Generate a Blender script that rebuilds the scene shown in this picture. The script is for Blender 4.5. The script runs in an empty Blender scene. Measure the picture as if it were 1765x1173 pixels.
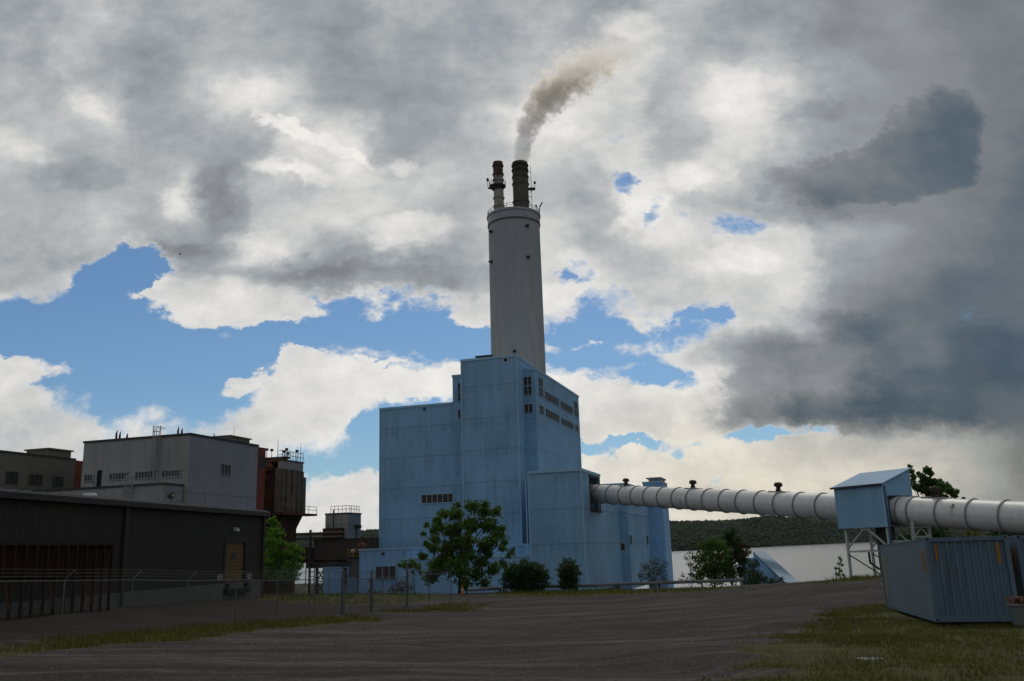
import bpy, math, random
import numpy as np
from mathutils import Vector, Matrix
random.seed(7); RNG = np.random.default_rng(7)
sc = bpy.context.scene
R = math.radians

# ------------------------------------------------------------------ camera
FPX, CX, CY = 1520.0, 882.5, 586.5                  # focal length and centre in photograph pixels
_up = Vector((-197.5, 6436.0, -1520.0)).normalized()  # world up seen in camera axes
_fwd = Vector((0, 0, -1)); _yh = (_fwd - _fwd.dot(_up) * _up).normalized(); _xh = _yh.cross(_up)
ROT = Matrix((_xh, _yh, _up))                       # camera axes -> world axes
CAM = Vector((0, 0, 1.7))
cam = bpy.data.cameras.new('camera'); cam_o = bpy.data.objects.new('camera', cam); sc.collection.objects.link(cam_o)
cam.sensor_width = 36.0; cam.lens = 36.0 * FPX / 1765.0; cam.clip_start = 0.1; cam.clip_end = 20000
cam_o.matrix_world = Matrix.Translation(CAM) @ ROT.to_4x4()
sc.camera = cam_o

def ray(px, py):
    return (ROT @ Vector(((px - CX) / FPX, -(py - CY) / FPX, -1.0)))
def P(px, py, Y):                                   # point seen at a pixel, Y metres ahead
    d = ray(px, py); return CAM + d * (Y / d.y)
def PZ(px, py, z):
    d = ray(px, py); return CAM + d * ((z - CAM.z) / d.z)
def to_px(p):
    q = ROT.transposed() @ (Vector(p) - CAM); return (CX + FPX * q.x / -q.z, CY - FPX * q.y / -q.z)

# ------------------------------------------------------------------ node helper
class NT:
    def __init__(s, tree): s.t = tree; tree.nodes.clear()
    def n(s, typ, *ins, out=0, **kw):
        nd = s.t.nodes.new(typ)
        named = kw.pop('inp', {})
        for k, v in kw.items(): setattr(nd, k, v)
        for i, v in enumerate(ins):
            if v is not None: s.put(nd.inputs[i], v)
        for k, v in named.items(): s.put(nd.inputs[k], v)
        return nd.outputs[out] if len(nd.outputs) else nd
    def put(s, sock, v):
        if isinstance(v, bpy.types.NodeSocket): s.t.links.new(v, sock)
        else: sock.default_value = v
    def m(s, op, a, b=None, c=None, clamp=False): return s.n('ShaderNodeMath', a, b, c, operation=op, use_clamp=clamp)
    def add(s, a, b): return s.m('ADD', a, b)
    def mul(s, a, b): return s.m('MULTIPLY', a, b)
    def vm(s, op, a, b=None, **k): return s.n('ShaderNodeVectorMath', a, b, operation=op, **k)
    def xyz(s, v):
        nd = s.t.nodes.new('ShaderNodeSeparateXYZ'); s.put(nd.inputs[0], v); return nd.outputs
    def comb(s, x=0., y=0., z=0.): return s.n('ShaderNodeCombineXYZ', x, y, z)
    def noise(s, vec, scale, detail=4, rough=.55, lac=2.0, dist=0.0, col=False, dim='3D'):
        return s.n('ShaderNodeTexNoise', out=1 if col else 0, noise_dimensions=dim,
                   inp={'Vector': vec, 'Scale': scale, 'Detail': detail, 'Roughness': rough, 'Lacunarity': lac, 'Distortion': dist})
    def ss(s, x, a, b, lo=0., hi=1.):               # smoothstep
        return s.n('ShaderNodeMapRange', x, a, b, lo, hi, interpolation_type='SMOOTHSTEP', clamp=True)
    def lin(s, x, a, b, lo=0., hi=1.):
        return s.n('ShaderNodeMapRange', x, a, b, lo, hi, clamp=True)
    def mixc(s, f, a, b, blend='MIX'):
        nd = s.t.nodes.new('ShaderNodeMix'); nd.data_type = 'RGBA'; nd.blend_type = blend
        s.put(nd.inputs[0], f); s.put(nd.inputs[6], a); s.put(nd.inputs[7], b); return nd.outputs[2]
    def ramp(s, x, stops):
        nd = s.t.nodes.new('ShaderNodeValToRGB'); el = nd.color_ramp.elements
        while len(el) < len(stops): el.new(.5)
        for e, (p, c) in zip(el, stops): e.position = p; e.color = tuple(c) + (1,) if len(c) == 3 else c
        s.put(nd.inputs[0], x); return nd.outputs[0]

def lin1(c): c /= 255.; return c / 12.92 if c <= .04045 else ((c + .055) / 1.055) ** 2.4
def rgb(r, g, b): return (lin1(r), lin1(g), lin1(b), 1)

# ------------------------------------------------------------------ sky: physical sky with broken cloud
SUN_AZ, SUN_EL = R(12), R(52)                       # beyond the stack, behind the cloud
world = bpy.data.worlds.new('World'); sc.world = world; world.use_nodes = True
w = NT(world.node_tree)
sky_n = world.node_tree.nodes.new('ShaderNodeTexSky'); sky_n.sky_type = 'NISHITA'; sky_n.sun_disc = False
sky_n.sun_elevation = SUN_EL; sky_n.sun_rotation = SUN_AZ; sky_n.altitude = 120; sky_n.dust_density = 0.6; sky_n.ozone_density = 1.6
SKY_K = 0.1
# cloud cover and thickness by bearing and height: rows every 60 steps of elevation, '.' clear, ',' thin wisps, 0 thin and bright .. 9 thick and dark
CLOUD = '''
4 4 3 4 4 4 5 4 5 4 5 4 3 4 4 4 4 5 5 3 3 4 5 5 6 6 6 7 7 7 7
4 5 3 4 5 5 4 5 5 5 5 4 5 5 4 4 3 4 1 3 4 5 4 5 6 6 6 7 7 7 8
5 5 4 4 5 5 4 3 3 4 5 5 6 5 5 4 3 2 2 3 3 1 1 3 5 5 6 6 7 7 8
4 4 3 2 5 5 4 1 1 3 4 5 5 5 5 3 2 2 2 4 3 1 1 4 5 6 6 7 7 7 8
2 3 4 4 5 4 4 4 3 0 1 4 5 4 4 2 1 2 2 4 3 2 2 3 4 5 6 7 7 7 8
4 3 5 4 4 1 5 4 1 4 3 3 2 3 3 2 3 3 1 3 0 3 5 5 6 6 7 7 7 7 8
4 4 3 2 4 1 5 5 1 2 1 2 3 4 3 3 3 4 0 1 4 2 4 5 6 6 6 7 7 8 8
4 4 4 3 4 5 5 1 0 3 4 3 4 4 4 3 2 4 4 0 2 1 0 1 4 5 6 6 7 8 8
4 4 3 . . 2 2 4 4 5 5 5 5 4 3 2 1 2 4 4 3 2 2 3 5 6 7 7 8 8 8
, . . . . . 1 1 . . . . . . , 1 1 . . 1 . 1 1 2 7 8 8 8 8 8 8
. . . . . . . . . . . . . . . . . . 1 2 4 5 7 7 7 8 8 8 9 9 9
1 . . . . . . . 1 1 1 1 1 1 1 1 1 1 1 , 0 6 6 6 7 8 9 9 9 9 9
2 2 2 , , , , 1 2 2 1 . . . . . . 2 2 1 1 4 7 7 7 8 8 8 8 8 8
2 1 2 2 2 2 2 2 , . . . . . . . . 1 1 1 1 1 1 1 1 2 2 2 3 5 7
2 2 2 2 2 2 2 , , , 1 1 1 1 1 1 1 , 1 1 2 1 1 1 2 2 2 3 4 5 6
2 2 2 2 2 2 2 , , 1 1 1 1 1 1 1 1 1 1 1 1 1 1 2 2 2 3 4 5 6 6
2 2 2 2 2 2 2 1 1 1 1 1 1 1 1 1 1 1 1 1 1 1 1 2 2 2 3 4 5 6 6'''
_rows = [r.split() for r in CLOUD.strip().splitlines()]
COV = np.array([[{'.': 0.0, ',': .42}.get(c, 1.0) for c in r] for r in _rows])
DRK = np.array([[{'.': .12, ',': .1}.get(c, (int(c) if c.isdigit() else 0) / 9.) for c in r] for r in _rows])
def grid_at(G, px, py):
    gx = min(max(px / 60., 0), 29.999); gy = min(max(py / 60., 0), 15.999); i, j = int(gx), int(gy); a, b = gx - i, gy - j
    return (G[j][i] * (1 - a) + G[j][i + 1] * a) * (1 - b) + (G[j + 1][i] * (1 - a) + G[j + 1][i + 1] * a) * b
U0, U1 = -.74, .74
VR = np.concatenate([np.linspace(-.01, .40, 12), np.linspace(.44, .80, 7)])
geo = w.n('ShaderNodeTexCoord', out=0)              # direction
gx, gy, gz = w.xyz(geo)[:]
yc = w.m('MAXIMUM', gy, .06)
u = w.m('DIVIDE', gx, yc); v = w.m('DIVIDE', gz, yc)
flat = w.comb(u, w.mul(v, 1.35), 0.0)
wn = w.noise(flat, 4.5, 9, .6, col=True); wx, wy, wz_ = w.xyz(wn)[:]
wn2 = w.noise(flat, 26., 7, .66, col=True); w2x, w2y, _w = w.xyz(wn2)[:]
uu = w.add(u, w.add(w.mul(w.add(wx, -.5), .14), w.mul(w.add(w2x, -.5), .055)))
vv = w.add(v, w.add(w.mul(w.add(wy, -.5), .085), w.mul(w.add(w2y, -.5), .04)))
us = w.lin(uu, U0, U1)
acc = None
for j, vj in enumerate(VR):
    cur = world.node_tree.nodes.new('ShaderNodeRGBCurve'); mp = cur.mapping; mp.use_clip = False
    for ch, G in ((0, COV), (1, DRK)):
        c = mp.curves[ch]; NPT = 31
        pts = []
        for i in range(NPT):
            s_ = i / (NPT - 1); uj = U0 + (U1 - U0) * s_
            px, py = to_px(CAM + Vector((uj, 1, vj)))
            pts.append((s_, float(grid_at(G, px, py))))
        c.points[0].location = pts[0]; c.points[1].location = pts[-1]
        for p in pts[1:-1]: c.points.new(*p)
        for p in c.points: p.handle_type = 'AUTO_CLAMPED'
    mp.update()
    w.put(cur.inputs[1], w.comb(us, us, 0.0))
    if acc is None: acc = cur.outputs[0]
    else:
        f = w.ss(vv, float(VR[j - 1]), float(vj))
        acc = w.mixc(f, acc, cur.outputs[0])
cov, drk, _b = w.xyz(acc)[:]
def hole(px, py, rx, ry, amp, ang=0.):               # small gaps and scraps of cloud
    d = ray(px, py); cu, cv = d.x / d.y, d.z / d.y
    du = w.mul(w.add(uu, -cu), FPX / rx); dv = w.mul(w.add(vv, -cv), FPX / ry)
    if ang:
        ca, sa = math.cos(ang), math.sin(ang)
        du, dv = (w.mul(w.add(w.mul(w.add(uu, -cu), ca), w.mul(w.add(vv, -cv), sa)), FPX / rx),
                  w.mul(w.add(w.mul(w.add(uu, -cu), -sa), w.mul(w.add(vv, -cv), ca)), FPX / ry))
    return w.ss(w.add(w.mul(du, du), w.mul(dv, dv)), 0.0, 2.6, amp, 0.)
for h in ((1293, 383, 56, 20, -.60), (1067, 308, 22, 17, -.52), (1116, 355, 16, 34, -.45), (1180, 372, 16, 14, -.4), (960, 480, 14, 14, -.4),
          (205, 470, 50, 52, -.85), (1205, 762, 100, 14, -.6), (1372, 750, 75, 13, -.55), (1195, 812, 70, 10, -.6), (1192, 545, 36, 11, -.5), (1050, 592, 120, 30, -.5), (1060, 760, 60, 10, -.5),
          (430, 505, 40, 16, -.45), (985, 465, 26, 18, -.5), (1105, 640, 60, 26, -.5), (1150, 660, 50, 20, -.3), (590, 830, 70, 22, .35), (1180, 725, 30, 12, -.4),
          (370, 500, 110, 34, .95), (420, 540, 110, 26, .95), (300, 490, 40, 16, .45), (40, 645, 75, 18, .8), (415, 667, 24, 10, .62), (810, 542, 60, 16, .55, .25), (255, 508, 18, 9, .5), (655, 625, 34, 6, .36),
          (700, 662, 150, 17, .72, -.1), (975, 592, 60, 10, .5), (490, 630, 26, 26, .5), (1000, 745, 60, 7, .4), (560, 690, 90, 50, .4), (1070, 820, 120, 10, .35, .05), (500, 575, 16, 6, .3), (1010, 600, 22, 10, .4)):
    cov = w.add(cov, hole(*h))
for h in ((1420, 195, 40, 14, .10), (1300, 160, 80, 38, -.04), (1455, 395, 90, 28, -.10), (430, 165, 90, 32, -.05), (555, 235, 100, 10, -.30, -.45), (510, 290, 70, 12, -.22, -.3),
          (700, 405, 70, 26, -.25), (380, 445, 260, 24, .16, -.06), (650, 475, 220, 20, .16, -.06), (1400, 560, 120, 30, .10), (1500, 710, 150, 30, .12), (145, 290, 60, 28, .16), (385, 320, 55, 50, .14), (620, 290, 40, 25, -.1),
          (880, 240, 120, 60, -.08), (1060, 45, 50, 30, -.12), (300, 350, 28, 30, -.14), (150, 175, 46, 20, -.12, -.5), (700, 275, 22, 16, -.2), (60, 260, 30, 12, -.08), (1180, 300, 40, 26, -.15), (1265, 440, 60, 25, -.12)):
    drk = w.add(drk, hole(*h))
n1 = w.noise(flat, 10., 10, .64); n2 = w.noise(flat, 3.2, 5, .5); n3 = w.noise(w.vm('ADD', flat, (3.1, 7.7, 1.3)), 8., 9, .60)
n4 = w.noise(w.vm('ADD', flat, (7.1, .7, 4.3)), 30., 8, .62)
n5 = w.noise(w.vm('ADD', flat, (1.7, 5.1, 9.3)), 60., 6, .65)
edge = w.add(w.mul(w.add(n1, -.5), 2.5), w.mul(w.add(n5, -.5), .45))
cfield = w.add(w.add(w.mul(cov, 1.5), -.19), edge)
soft = w.add(.66, w.mul(w.ss(w.noise(flat, 2.1, 3), .40, .62), .40))
alpha = w.n('ShaderNodeMapRange', cfield, .30, soft, 0., 1., interpolation_type='SMOOTHSTEP', clamp=True)
core = w.lin(w.ss(w.add(cov, w.mul(w.add(n1, -.5), 1.0)), .30, .80), 0., 1., .45, 1.)
# the separate dark cloud at upper right, crisp on its left and lower edge
lobe = None
for h in ((1600, 225, 80, 85, 1.), (1565, 290, 110, 52, .9), (1455, 305, 130, 42, .75), (1360, 305, 80, 28, .35), (1215, 338, 60, 18, .5), (1440, 190, 50, 16, .35)):
    q = hole(*h); lobe = q if lobe is None else w.add(lobe, q)
lobe = w.ss(w.add(lobe, w.mul(w.add(n1, -.5), 1.4)), .22, 1.0)
rim = w.mul(w.ss(lobe, .0, .15), w.ss(lobe, .4, .15))
# behind and overhead the cover closes
back = w.ss(gy, .45, .0)
alpha = w.m('MAXIMUM', alpha, back)
dk = w.mul(w.add(drk, w.mul(w.add(w.mul(w.add(n3, -.5), .66), w.mul(w.add(n4, -.5), .26)), w.ss(u, .30, .56, 1., .32))), core)
dk = w.add(w.m('SMOOTH_MAX', dk, w.add(.03, w.mul(w.add(n4, -.5), .5)), .12), w.m('SUBTRACT', w.mul(lobe, .16), w.mul(rim, .03)))
dk = w.add(w.mul(dk, w.m('SUBTRACT', 1., back)), w.mul(w.add(w.mul(w.add(n2, -.5), .4), .60), back))
cloud = w.ramp(dk, [(0, rgb(243, 241, 236)[:3]), (.12, rgb(226, 225, 222)[:3]), (.33, rgb(190, 192, 193)[:3]), (.5, rgb(160, 166, 170)[:3]),
                    (.67, rgb(140, 144, 149)[:3]), (.8, rgb(119, 125, 130)[:3]), (.9, rgb(98, 109, 119)[:3]), (1, rgb(75, 90, 104)[:3])])
warm = w.mul(w.ss(v, .22, .04), w.ss(u, -.1, .25))
cloud = w.mixc(w.mul(warm, .6), cloud, w.mixc(1.0, cloud, (1.0, .90, .70, 1), 'MULTIPLY'))
cloud = w.mixc(1.0, cloud, (1 / SKY_K * .97, 1 / SKY_K * .97, 1 / SKY_K * .97, 1), 'MULTIPLY')
skyc = w.mixc(1.0, sky_n.outputs[0], (.47, .63, .75, 1), 'MULTIPLY')
col = w.mixc(alpha, skyc, cloud)
bg = w.n('ShaderNodeBackground', col, SKY_K)
w.n('ShaderNodeOutputWorld', bg)

sun = bpy.data.lights.new('sun', 'SUN'); sun.energy = 1.0; sun.angle = R(12); sun.color = (1, .93, .82)
sun_o = bpy.data.objects.new('sun', sun); sc.collection.objects.link(sun_o)
sd = Vector((math.sin(SUN_AZ) * math.cos(SUN_EL), math.cos(SUN_AZ) * math.cos(SUN_EL), math.sin(SUN_EL)))
sun_o.rotation_euler = sd.to_track_quat('Z', 'Y').to_euler(); sun_o.location = (0, 0, 150)
sc.view_settings.view_transform = 'Standard'; sc.view_settings.look = 'None'; sc.view_settings.gamma = 1; sc.view_settings.exposure = 0.0
sc.view_settings.use_curve_mapping = False
try:
    sc.cycles.use_denoising = True; sc.cycles.max_bounces = 6; sc.cycles.volume_bounces = 5; sc.cycles.transparent_max_bounces = 24
    sc.cycles.volume_step_rate = 1.0; world.cycles.sampling_method = 'MANUAL'; world.cycles.sample_map_resolution = 512
except Exception: pass
# ------------------------------------------------------------------ mesh helpers
COL = sc.collection
class MB:
    def __init__(s): s.v = []; s.f = []; s.m = []
    def add(s, vs, fs, mi=0):
        b = len(s.v); s.v += [tuple(p) for p in vs]; s.f += [tuple(b + i for i in f) for f in fs]; s.m += [mi] * len(fs)
    def box(s, x0, x1, y0, y1, z0, z1, mi=0):
        x0, x1 = min(x0, x1), max(x0, x1); y0, y1 = min(y0, y1), max(y0, y1); z0, z1 = min(z0, z1), max(z0, z1)
        s.add([(x, y, z) for z in (z0, z1) for y in (y0, y1) for x in (x0, x1)],
              [(0, 2, 3, 1), (4, 5, 7, 6), (0, 1, 5, 4), (2, 6, 7, 3), (0, 4, 6, 2), (1, 3, 7, 5)], mi); return s
    def tube(s, p0, p1, r0, r1=None, n=10, cap=True, mi=0):
        p0, p1 = Vector(p0), Vector(p1); r1 = r0 if r1 is None else r1
        d = (p1 - p0).normalized(); a = d.cross(Vector((0, 0, 1)) if abs(d.z) < .9 else Vector((1, 0, 0))).normalized(); b = d.cross(a)
        vs = [p + (a * math.cos(2 * math.pi * k / n) + b * math.sin(2 * math.pi * k / n)) * r for p, r in ((p0, r0), (p1, r1)) for k in range(n)]
        fs = [(k, (k + 1) % n, n + (k + 1) % n, n + k) for k in range(n)]
        if cap: fs += [tuple(range(n))[::-1], tuple(range(n, 2 * n))]
        s.add(vs, fs, mi); return s
    def beam(s, p0, p1, wd, ht, mi=0):
        p0, p1 = Vector(p0), Vector(p1); d = (p1 - p0).normalized()
        a = d.cross(Vector((0, 0, 1)) if abs(d.z) < .95 else Vector((0, 1, 0))).normalized(); b = d.cross(a)
        vs = [p + a * sa * wd / 2 + b * sb * ht / 2 for p in (p0, p1) for sa, sb in ((-1, -1), (1, -1), (1, 1), (-1, 1))]
        s.add(vs, [(0, 3, 2, 1), (4, 5, 6, 7), (0, 1, 5, 4), (1, 2, 6, 5), (2, 3, 7, 6), (3, 0, 4, 7)], mi); return s
    def prism(s, poly, p0, p1, mi=0):               # poly: points of one end, offset by p1-p0 to the other
        n = len(poly); o = Vector(p1) - Vector(p0)
        vs = [Vector(q) for q in poly] + [Vector(q) + o for q in poly]
        s.add(vs, [tuple(range(n))[::-1], tuple(range(n, 2 * n))] + [(k, (k + 1) % n, n + (k + 1) % n, n + k) for k in range(n)], mi); return s
    def lathe(s, prof, c=(0, 0, 0), n=24, mi=0, axis=None):
        k = len(prof); c = Vector(c)
        vs = [c + Vector((r * math.cos(2 * math.pi * i / n), r * math.sin(2 * math.pi * i / n), z)) for r, z in prof for i in range(n)]
        fs = [(j * n + i, j * n + (i + 1) % n, (j + 1) * n + (i + 1) % n, (j + 1) * n + i) for j in range(k - 1) for i in range(n)]
        s.add(vs, fs, mi); return s
    def build(s, name, mat=None, parent=None, smooth=False, label=None):
        me = bpy.data.meshes.new(name); me.from_pydata(s.v, [], s.f)
        for m_ in (mat if isinstance(mat, (list, tuple)) else [mat]): me.materials.append(m_)
        if any(s.m): me.polygons.foreach_set('material_index', s.m)
        import bmesh
        bm = bmesh.new(); bm.from_mesh(me); bmesh.ops.recalc_face_normals(bm, faces=bm.faces); bm.to_mesh(me); bm.free()
        if smooth:
            me.polygons.foreach_set('use_smooth', [True] * len(me.polygons))
            try: me.set_sharp_from_angle(angle=R(40))
            except Exception: pass
        o = bpy.data.objects.new(name, me); COL.objects.link(o)
        if parent: o.parent = parent
        if label: o['label'] = label
        return o
def np_mesh(name, V, F, mat, parent=None, smooth=False):
    V = np.asarray(V, np.float32); F = np.asarray(F, np.int32); k = F.shape[1]
    me = bpy.data.meshes.new(name); me.vertices.add(len(V)); me.vertices.foreach_set('co', V.ravel())
    me.loops.add(F.size); me.loops.foreach_set('vertex_index', F.ravel())
    me.polygons.add(len(F)); me.polygons.foreach_set('loop_start', np.arange(0, F.size, k, dtype=np.int32))
    if smooth: me.polygons.foreach_set('use_smooth', np.ones(len(F), bool))
    me.update(calc_edges=True); me.validate()
    me.materials.append(mat)
    o = bpy.data.objects.new(name, me); COL.objects.link(o)
    if parent: o.parent = parent
    return o
def tag(o, label=None, cat=None, group=None, kind=None):
    if label: o['label'] = label
    if cat: o['category'] = cat
    if group: o['group'] = group
    if kind: o['kind'] = kind
    return o
def thing(name, label, cat, loc=(0, 0, 0), rz=0., group=None):
    o = bpy.data.objects.new(name, None); o.empty_display_size = .3; COL.objects.link(o)
    o.location = loc; o.rotation_euler = (0, 0, rz); tag(o, label, cat, group); return o
def copy_tree(o, parent=None):
    c = o.copy(); COL.objects.link(c)
    if parent: c.parent = parent
    for ch in list(o.children): copy_tree(ch, c)
    return c

# ------------------------------------------------------------------ materials
def mat(name, fn, rough=.8, metal=0., spec=.3):
    m_ = bpy.data.materials.new(name); m_.use_nodes = True; t = NT(m_.node_tree)
    r = fn(t); c, bump, rg = (r + (None, None))[:3] if isinstance(r, tuple) and not isinstance(r[0], (int, float)) else (r, None, None)
    b = t.n('ShaderNodeBsdfPrincipled', inp={'Base Color': c, 'Roughness': rg if rg is not None else rough, 'Metallic': metal, 'Specular IOR Level': spec})
    if bump is not None: t.put(b.node.inputs['Normal'], bump)
    t.n('ShaderNodeOutputMaterial', b); return m_
def obj_co(t): return t.n('ShaderNodeTexCoord', out=3)
def wpos(t): return t.n('ShaderNodeNewGeometry', out=0)
def bumpn(t, h, dist, strength=1.): return t.n('ShaderNodeBump', inp={'Strength': strength, 'Distance': dist, 'Height': h})
def painted(name, c, rough=.55, var=.12, dirt=(.08, .06, .05), dk=.25, scale=1., metal=0.):
    def fn(t):
        p = obj_co(t); n = t.noise(p, .9 * scale, 6, .6); n2 = t.noise(t.vm('MULTIPLY', p, (4 * scale, 4 * scale, .5 * scale)), 1., 5, .65)
        cc = t.mixc(t.lin(n, .35, .7), tuple(x * (1 - var) for x in c[:3]) + (1,), tuple(min(1, x * (1 + var)) for x in c[:3]) + (1,))
        cc = t.mixc(t.mul(t.ss(n2, .5, .75), dk), cc, dirt + (1,))
        return cc, bumpn(t, n2, .004), t.lin(n, .3, .7, rough - .08, rough + .1)
    return mat(name, fn, rough, metal)
def siding(name, c, pitch=.30, seams=(), stain=.25, depth=.03, dirt=(.05, .05, .05), panel=.0, rib_dark=.18, rough=.6):
    """ribbed metal sheet: ribs run down the wall, laps at the given local heights"""
    def fn(t):
        p = obj_co(t); x, y, z = t.xyz(p)[:]; nx, ny, nz = t.xyz(t.n('ShaderNodeTexCoord', out=1))[:]
        side = t.m('GREATER_THAN', t.m('ABSOLUTE', nx), .7)
        hc = t.add(t.mul(y, side), t.mul(x, t.m('SUBTRACT', 1., side)))
        fr = t.m('FRACT', t.mul(hc, 1 / pitch)); tri = t.m('ABSOLUTE', t.add(fr, -.5))
        rib = t.ss(tri, .28, .40); groove = t.ss(tri, .42, .5)
        big = t.noise(p, .10, 5, .6); drip = t.noise(t.vm('MULTIPLY', p, (1.1, 1.1, .07)), 1.6, 6, .65)
        fine = t.noise(p, 1.4, 5, .6)
        pw = pitch * 3; cell = t.m('FLOOR', t.mul(hc, 1 / pw)); rnd = t.n('ShaderNodeTexWhiteNoise', out=0, noise_dimensions='2D', inp={'Vector': t.comb(cell, t.m('FLOOR', t.mul(z, 1 / 7.3)), 0.)})
        f = t.add(t.add(t.mul(t.add(big, -.5), .7), t.mul(t.add(fine, -.5), .35)), t.mul(t.add(rnd, -.5), .10 + panel))
        f = t.add(f, 1.0); cc = t.vm('SCALE', tuple(c[:3]), inp={'Scale': f})
        cc = t.mixc(t.mul(t.ss(drip, .48, .78), stain), cc, dirt + (1,))
        cc = t.mixc(t.mul(groove, rib_dark), cc, tuple(q * .35 for q in c[:3]) + (1,))
        for s_ in seams:
            ln = t.ss(t.m('ABSOLUTE', t.add(z, -s_)), .16, .05); cc = t.mixc(t.mul(ln, .38), cc, tuple(q * .35 for q in c[:3]) + (1,))
            below = t.mul(t.ss(t.m('ABSOLUTE', t.add(z, -(s_ - .8))), .9, .1), t.ss(drip, .45, .6)); cc = t.mixc(t.mul(below, .14), cc, dirt + (1,))
        return cc, bumpn(t, rib, depth)
    return mat(name, fn, rough, spec=.25)
BLUE = (.25, .445, .64); 
SEAMS = (2.2, 7.6, 13.2, 18.8, 24.4, 30.2)
M = {}
M['blue'] = siding('blue_siding', BLUE, .34, SEAMS)
M['blue_low'] = siding('blue_low_siding', (.27, .50, .78), .34, (2.2,), .15)
M['blue_trim'] = painted('blue_trim', (.32, .52, .68), .5, .06, dk=.12)
M['grey'] = siding('grey_siding', (.31, .31, .30), .45, (7.2,), .35, dirt=(.06, .055, .045))
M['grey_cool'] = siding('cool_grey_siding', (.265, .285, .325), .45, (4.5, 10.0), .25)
M['dkgrey'] = siding('drab_siding', (.15, .14, .12), .45, (), .3)
M['red'] = siding('brick_red_siding', (.17, .045, .03), .45, (), .3)
M['brown'] = siding('brown_siding', (.034, .029, .025), .42, (), .15, .045, rib_dark=.5)
M['brown_trim'] = painted('brown_trim', (.035, .028, .027), .5)
M['roof_pale'] = painted('pale_roof', (.21, .215, .215), .45)
M['steel'] = painted('galvanised', (.30, .31, .32), .45, .15, metal=.4)
M['fence_steel'] = painted('weathered_galvanised', (.105, .11, .115), .6, .2, scale=3.)
M['vent_brown'] = painted('rusty_vent', (.055, .035, .027), .8, .3, (.02, .015, .012), .5, 3.)
M['dksteel'] = painted('dark_steel', (.05, .045, .042), .6)
M['rust'] = painted('rust', (.10, .042, .022), .85, .35, (.03, .02, .015), .5, 2.)
M['redrust'] = painted('red_rust', (.030, .010, .009), .8, .3, (.02, .015, .012), .5, 2.)
M['white_steel'] = painted('white_steel', (.50, .52, .50), .5, .08, dk=.3)
M['black'] = painted('black_void', (.008, .008, .009), .9, .02)
M['concrete'] = painted('concrete', (.105, .103, .094), .9, .2, (.05, .045, .035), .5, 1.5)
M['rubber'] = painted('rubber', (.02, .02, .02), .8)
def _stack(t):
    p = obj_co(t); x, y, z = t.xyz(p)[:]
    n = t.noise(t.vm('MULTIPLY', p, (.25, .25, .03)), 3., 7, .65); band = t.m('FRACT', t.mul(z, 1 / 2.3)); ln = t.ss(t.m('ABSOLUTE', t.add(band, -.5)), .47, .5)
    cc = t.mixc(t.lin(n, .35, .7), (.36, .37, .37, 1), (.46, .46, .45, 1)); cc = t.mixc(t.mul(ln, .22), cc, (.24, .24, .24, 1))
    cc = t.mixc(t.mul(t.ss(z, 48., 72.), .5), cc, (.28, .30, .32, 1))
    return cc, bumpn(t, n, .02)
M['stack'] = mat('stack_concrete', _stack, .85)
def _flue(ca, cb, z0, z1):
    def fn(t):
        p = obj_co(t); x, y, z = t.xyz(p)[:]; n = t.noise(t.vm('MULTIPLY', p, (1, 1, .25)), 1.2, 7, .7)
        cc = t.mixc(t.ss(t.add(z, t.mul(t.add(n, -.5), 5.)), z0, z1), ca, cb); cc = t.mixc(t.mul(t.ss(n, .45, .75), .45), cc, (.02, .016, .012, 1))
        return cc, bumpn(t, n, .03)
    return fn
M['tube'] = None
def _tube(t):
    p = obj_co(t); x, y, z = t.xyz(p)[:]; n = t.noise(p, .35, 6, .6); d = t.noise(t.vm('MULTIPLY', p, (2.5, .8, .8)), 1., 6, .7)
    cc = t.mixc(t.lin(n, .3, .7), (.62, .62, .60, 1), (.74, .74, .73, 1)); cc = t.mixc(t.mul(t.ss(d, .45, .72), .3), cc, (.34, .33, .31, 1))
    seam = t.mul(t.ss(t.m('ABSOLUTE', t.add(z, t.mul(t.m('SIGN', y), -.1))), .035, .01), .55); cc = t.mixc(seam, cc, (.3, .29, .28, 1))
    k = t.noise(t.vm('MULTIPLY', p, (1.6, .5, .5)), .55, 4, .5); cc = t.mixc(t.mul(t.ss(k, .68, .78), .75), cc, (.17, .06, .03, 1))
    rs = t.mul(t.mul(t.ss(t.m('ABSOLUTE', t.add(x, t.add(-66.4, t.mul(t.add(d, -.5), .5)))), .30, .08), t.ss(z, 1.05, .95)), t.mul(t.ss(z, -.5, .6), t.m('LESS_THAN', y, 0.)))
    cc = t.mixc(t.mul(rs, t.ss(n, .3, .55)), cc, (.16, .055, .025, 1))
    return cc, bumpn(t, n, .02)
M['tube'] = mat('weathered_white_tube', _tube, .45, spec=.4)
M['tube_rib'] = painted('tube_rib', (.26, .27, .26), .5, .1, dk=.4)
def louvre(name, c, dark, pitch, axis=2, vert=0.):
    def fn(t):
        p = obj_co(t); x, y, z = t.xyz(p)[:]; fr = t.m('FRACT', t.mul(z, 1 / pitch)); n = t.noise(p, 1.3, 5, .6)
        cc = t.mixc(t.ss(fr, .35, .6), dark, c); cc = t.mixc(t.mul(t.lin(n, .35, .65), .6), cc, dark)
        return cc, bumpn(t, fr, .05)
    return mat(name, fn, .6)
M['louvre'] = louvre('rusty_louvre', (.15, .10, .065, 1), (.045, .032, .025, 1), .45)
M['louvre_grey'] = louvre('grey_louvre', (.20, .17, .14, 1), (.06, .05, .045, 1), .28)
M['glass'] = mat('dusty_glass', lambda t: t.mixc(t.noise(obj_co(t), 1.1, 4), (.015, .017, .02, 1), (.06, .065, .07, 1)), .25, spec=.5)
M['door'] = louvre('rollup_slats', (.20, .15, .075, 1), (.13, .095, .05, 1), .25)
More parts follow.
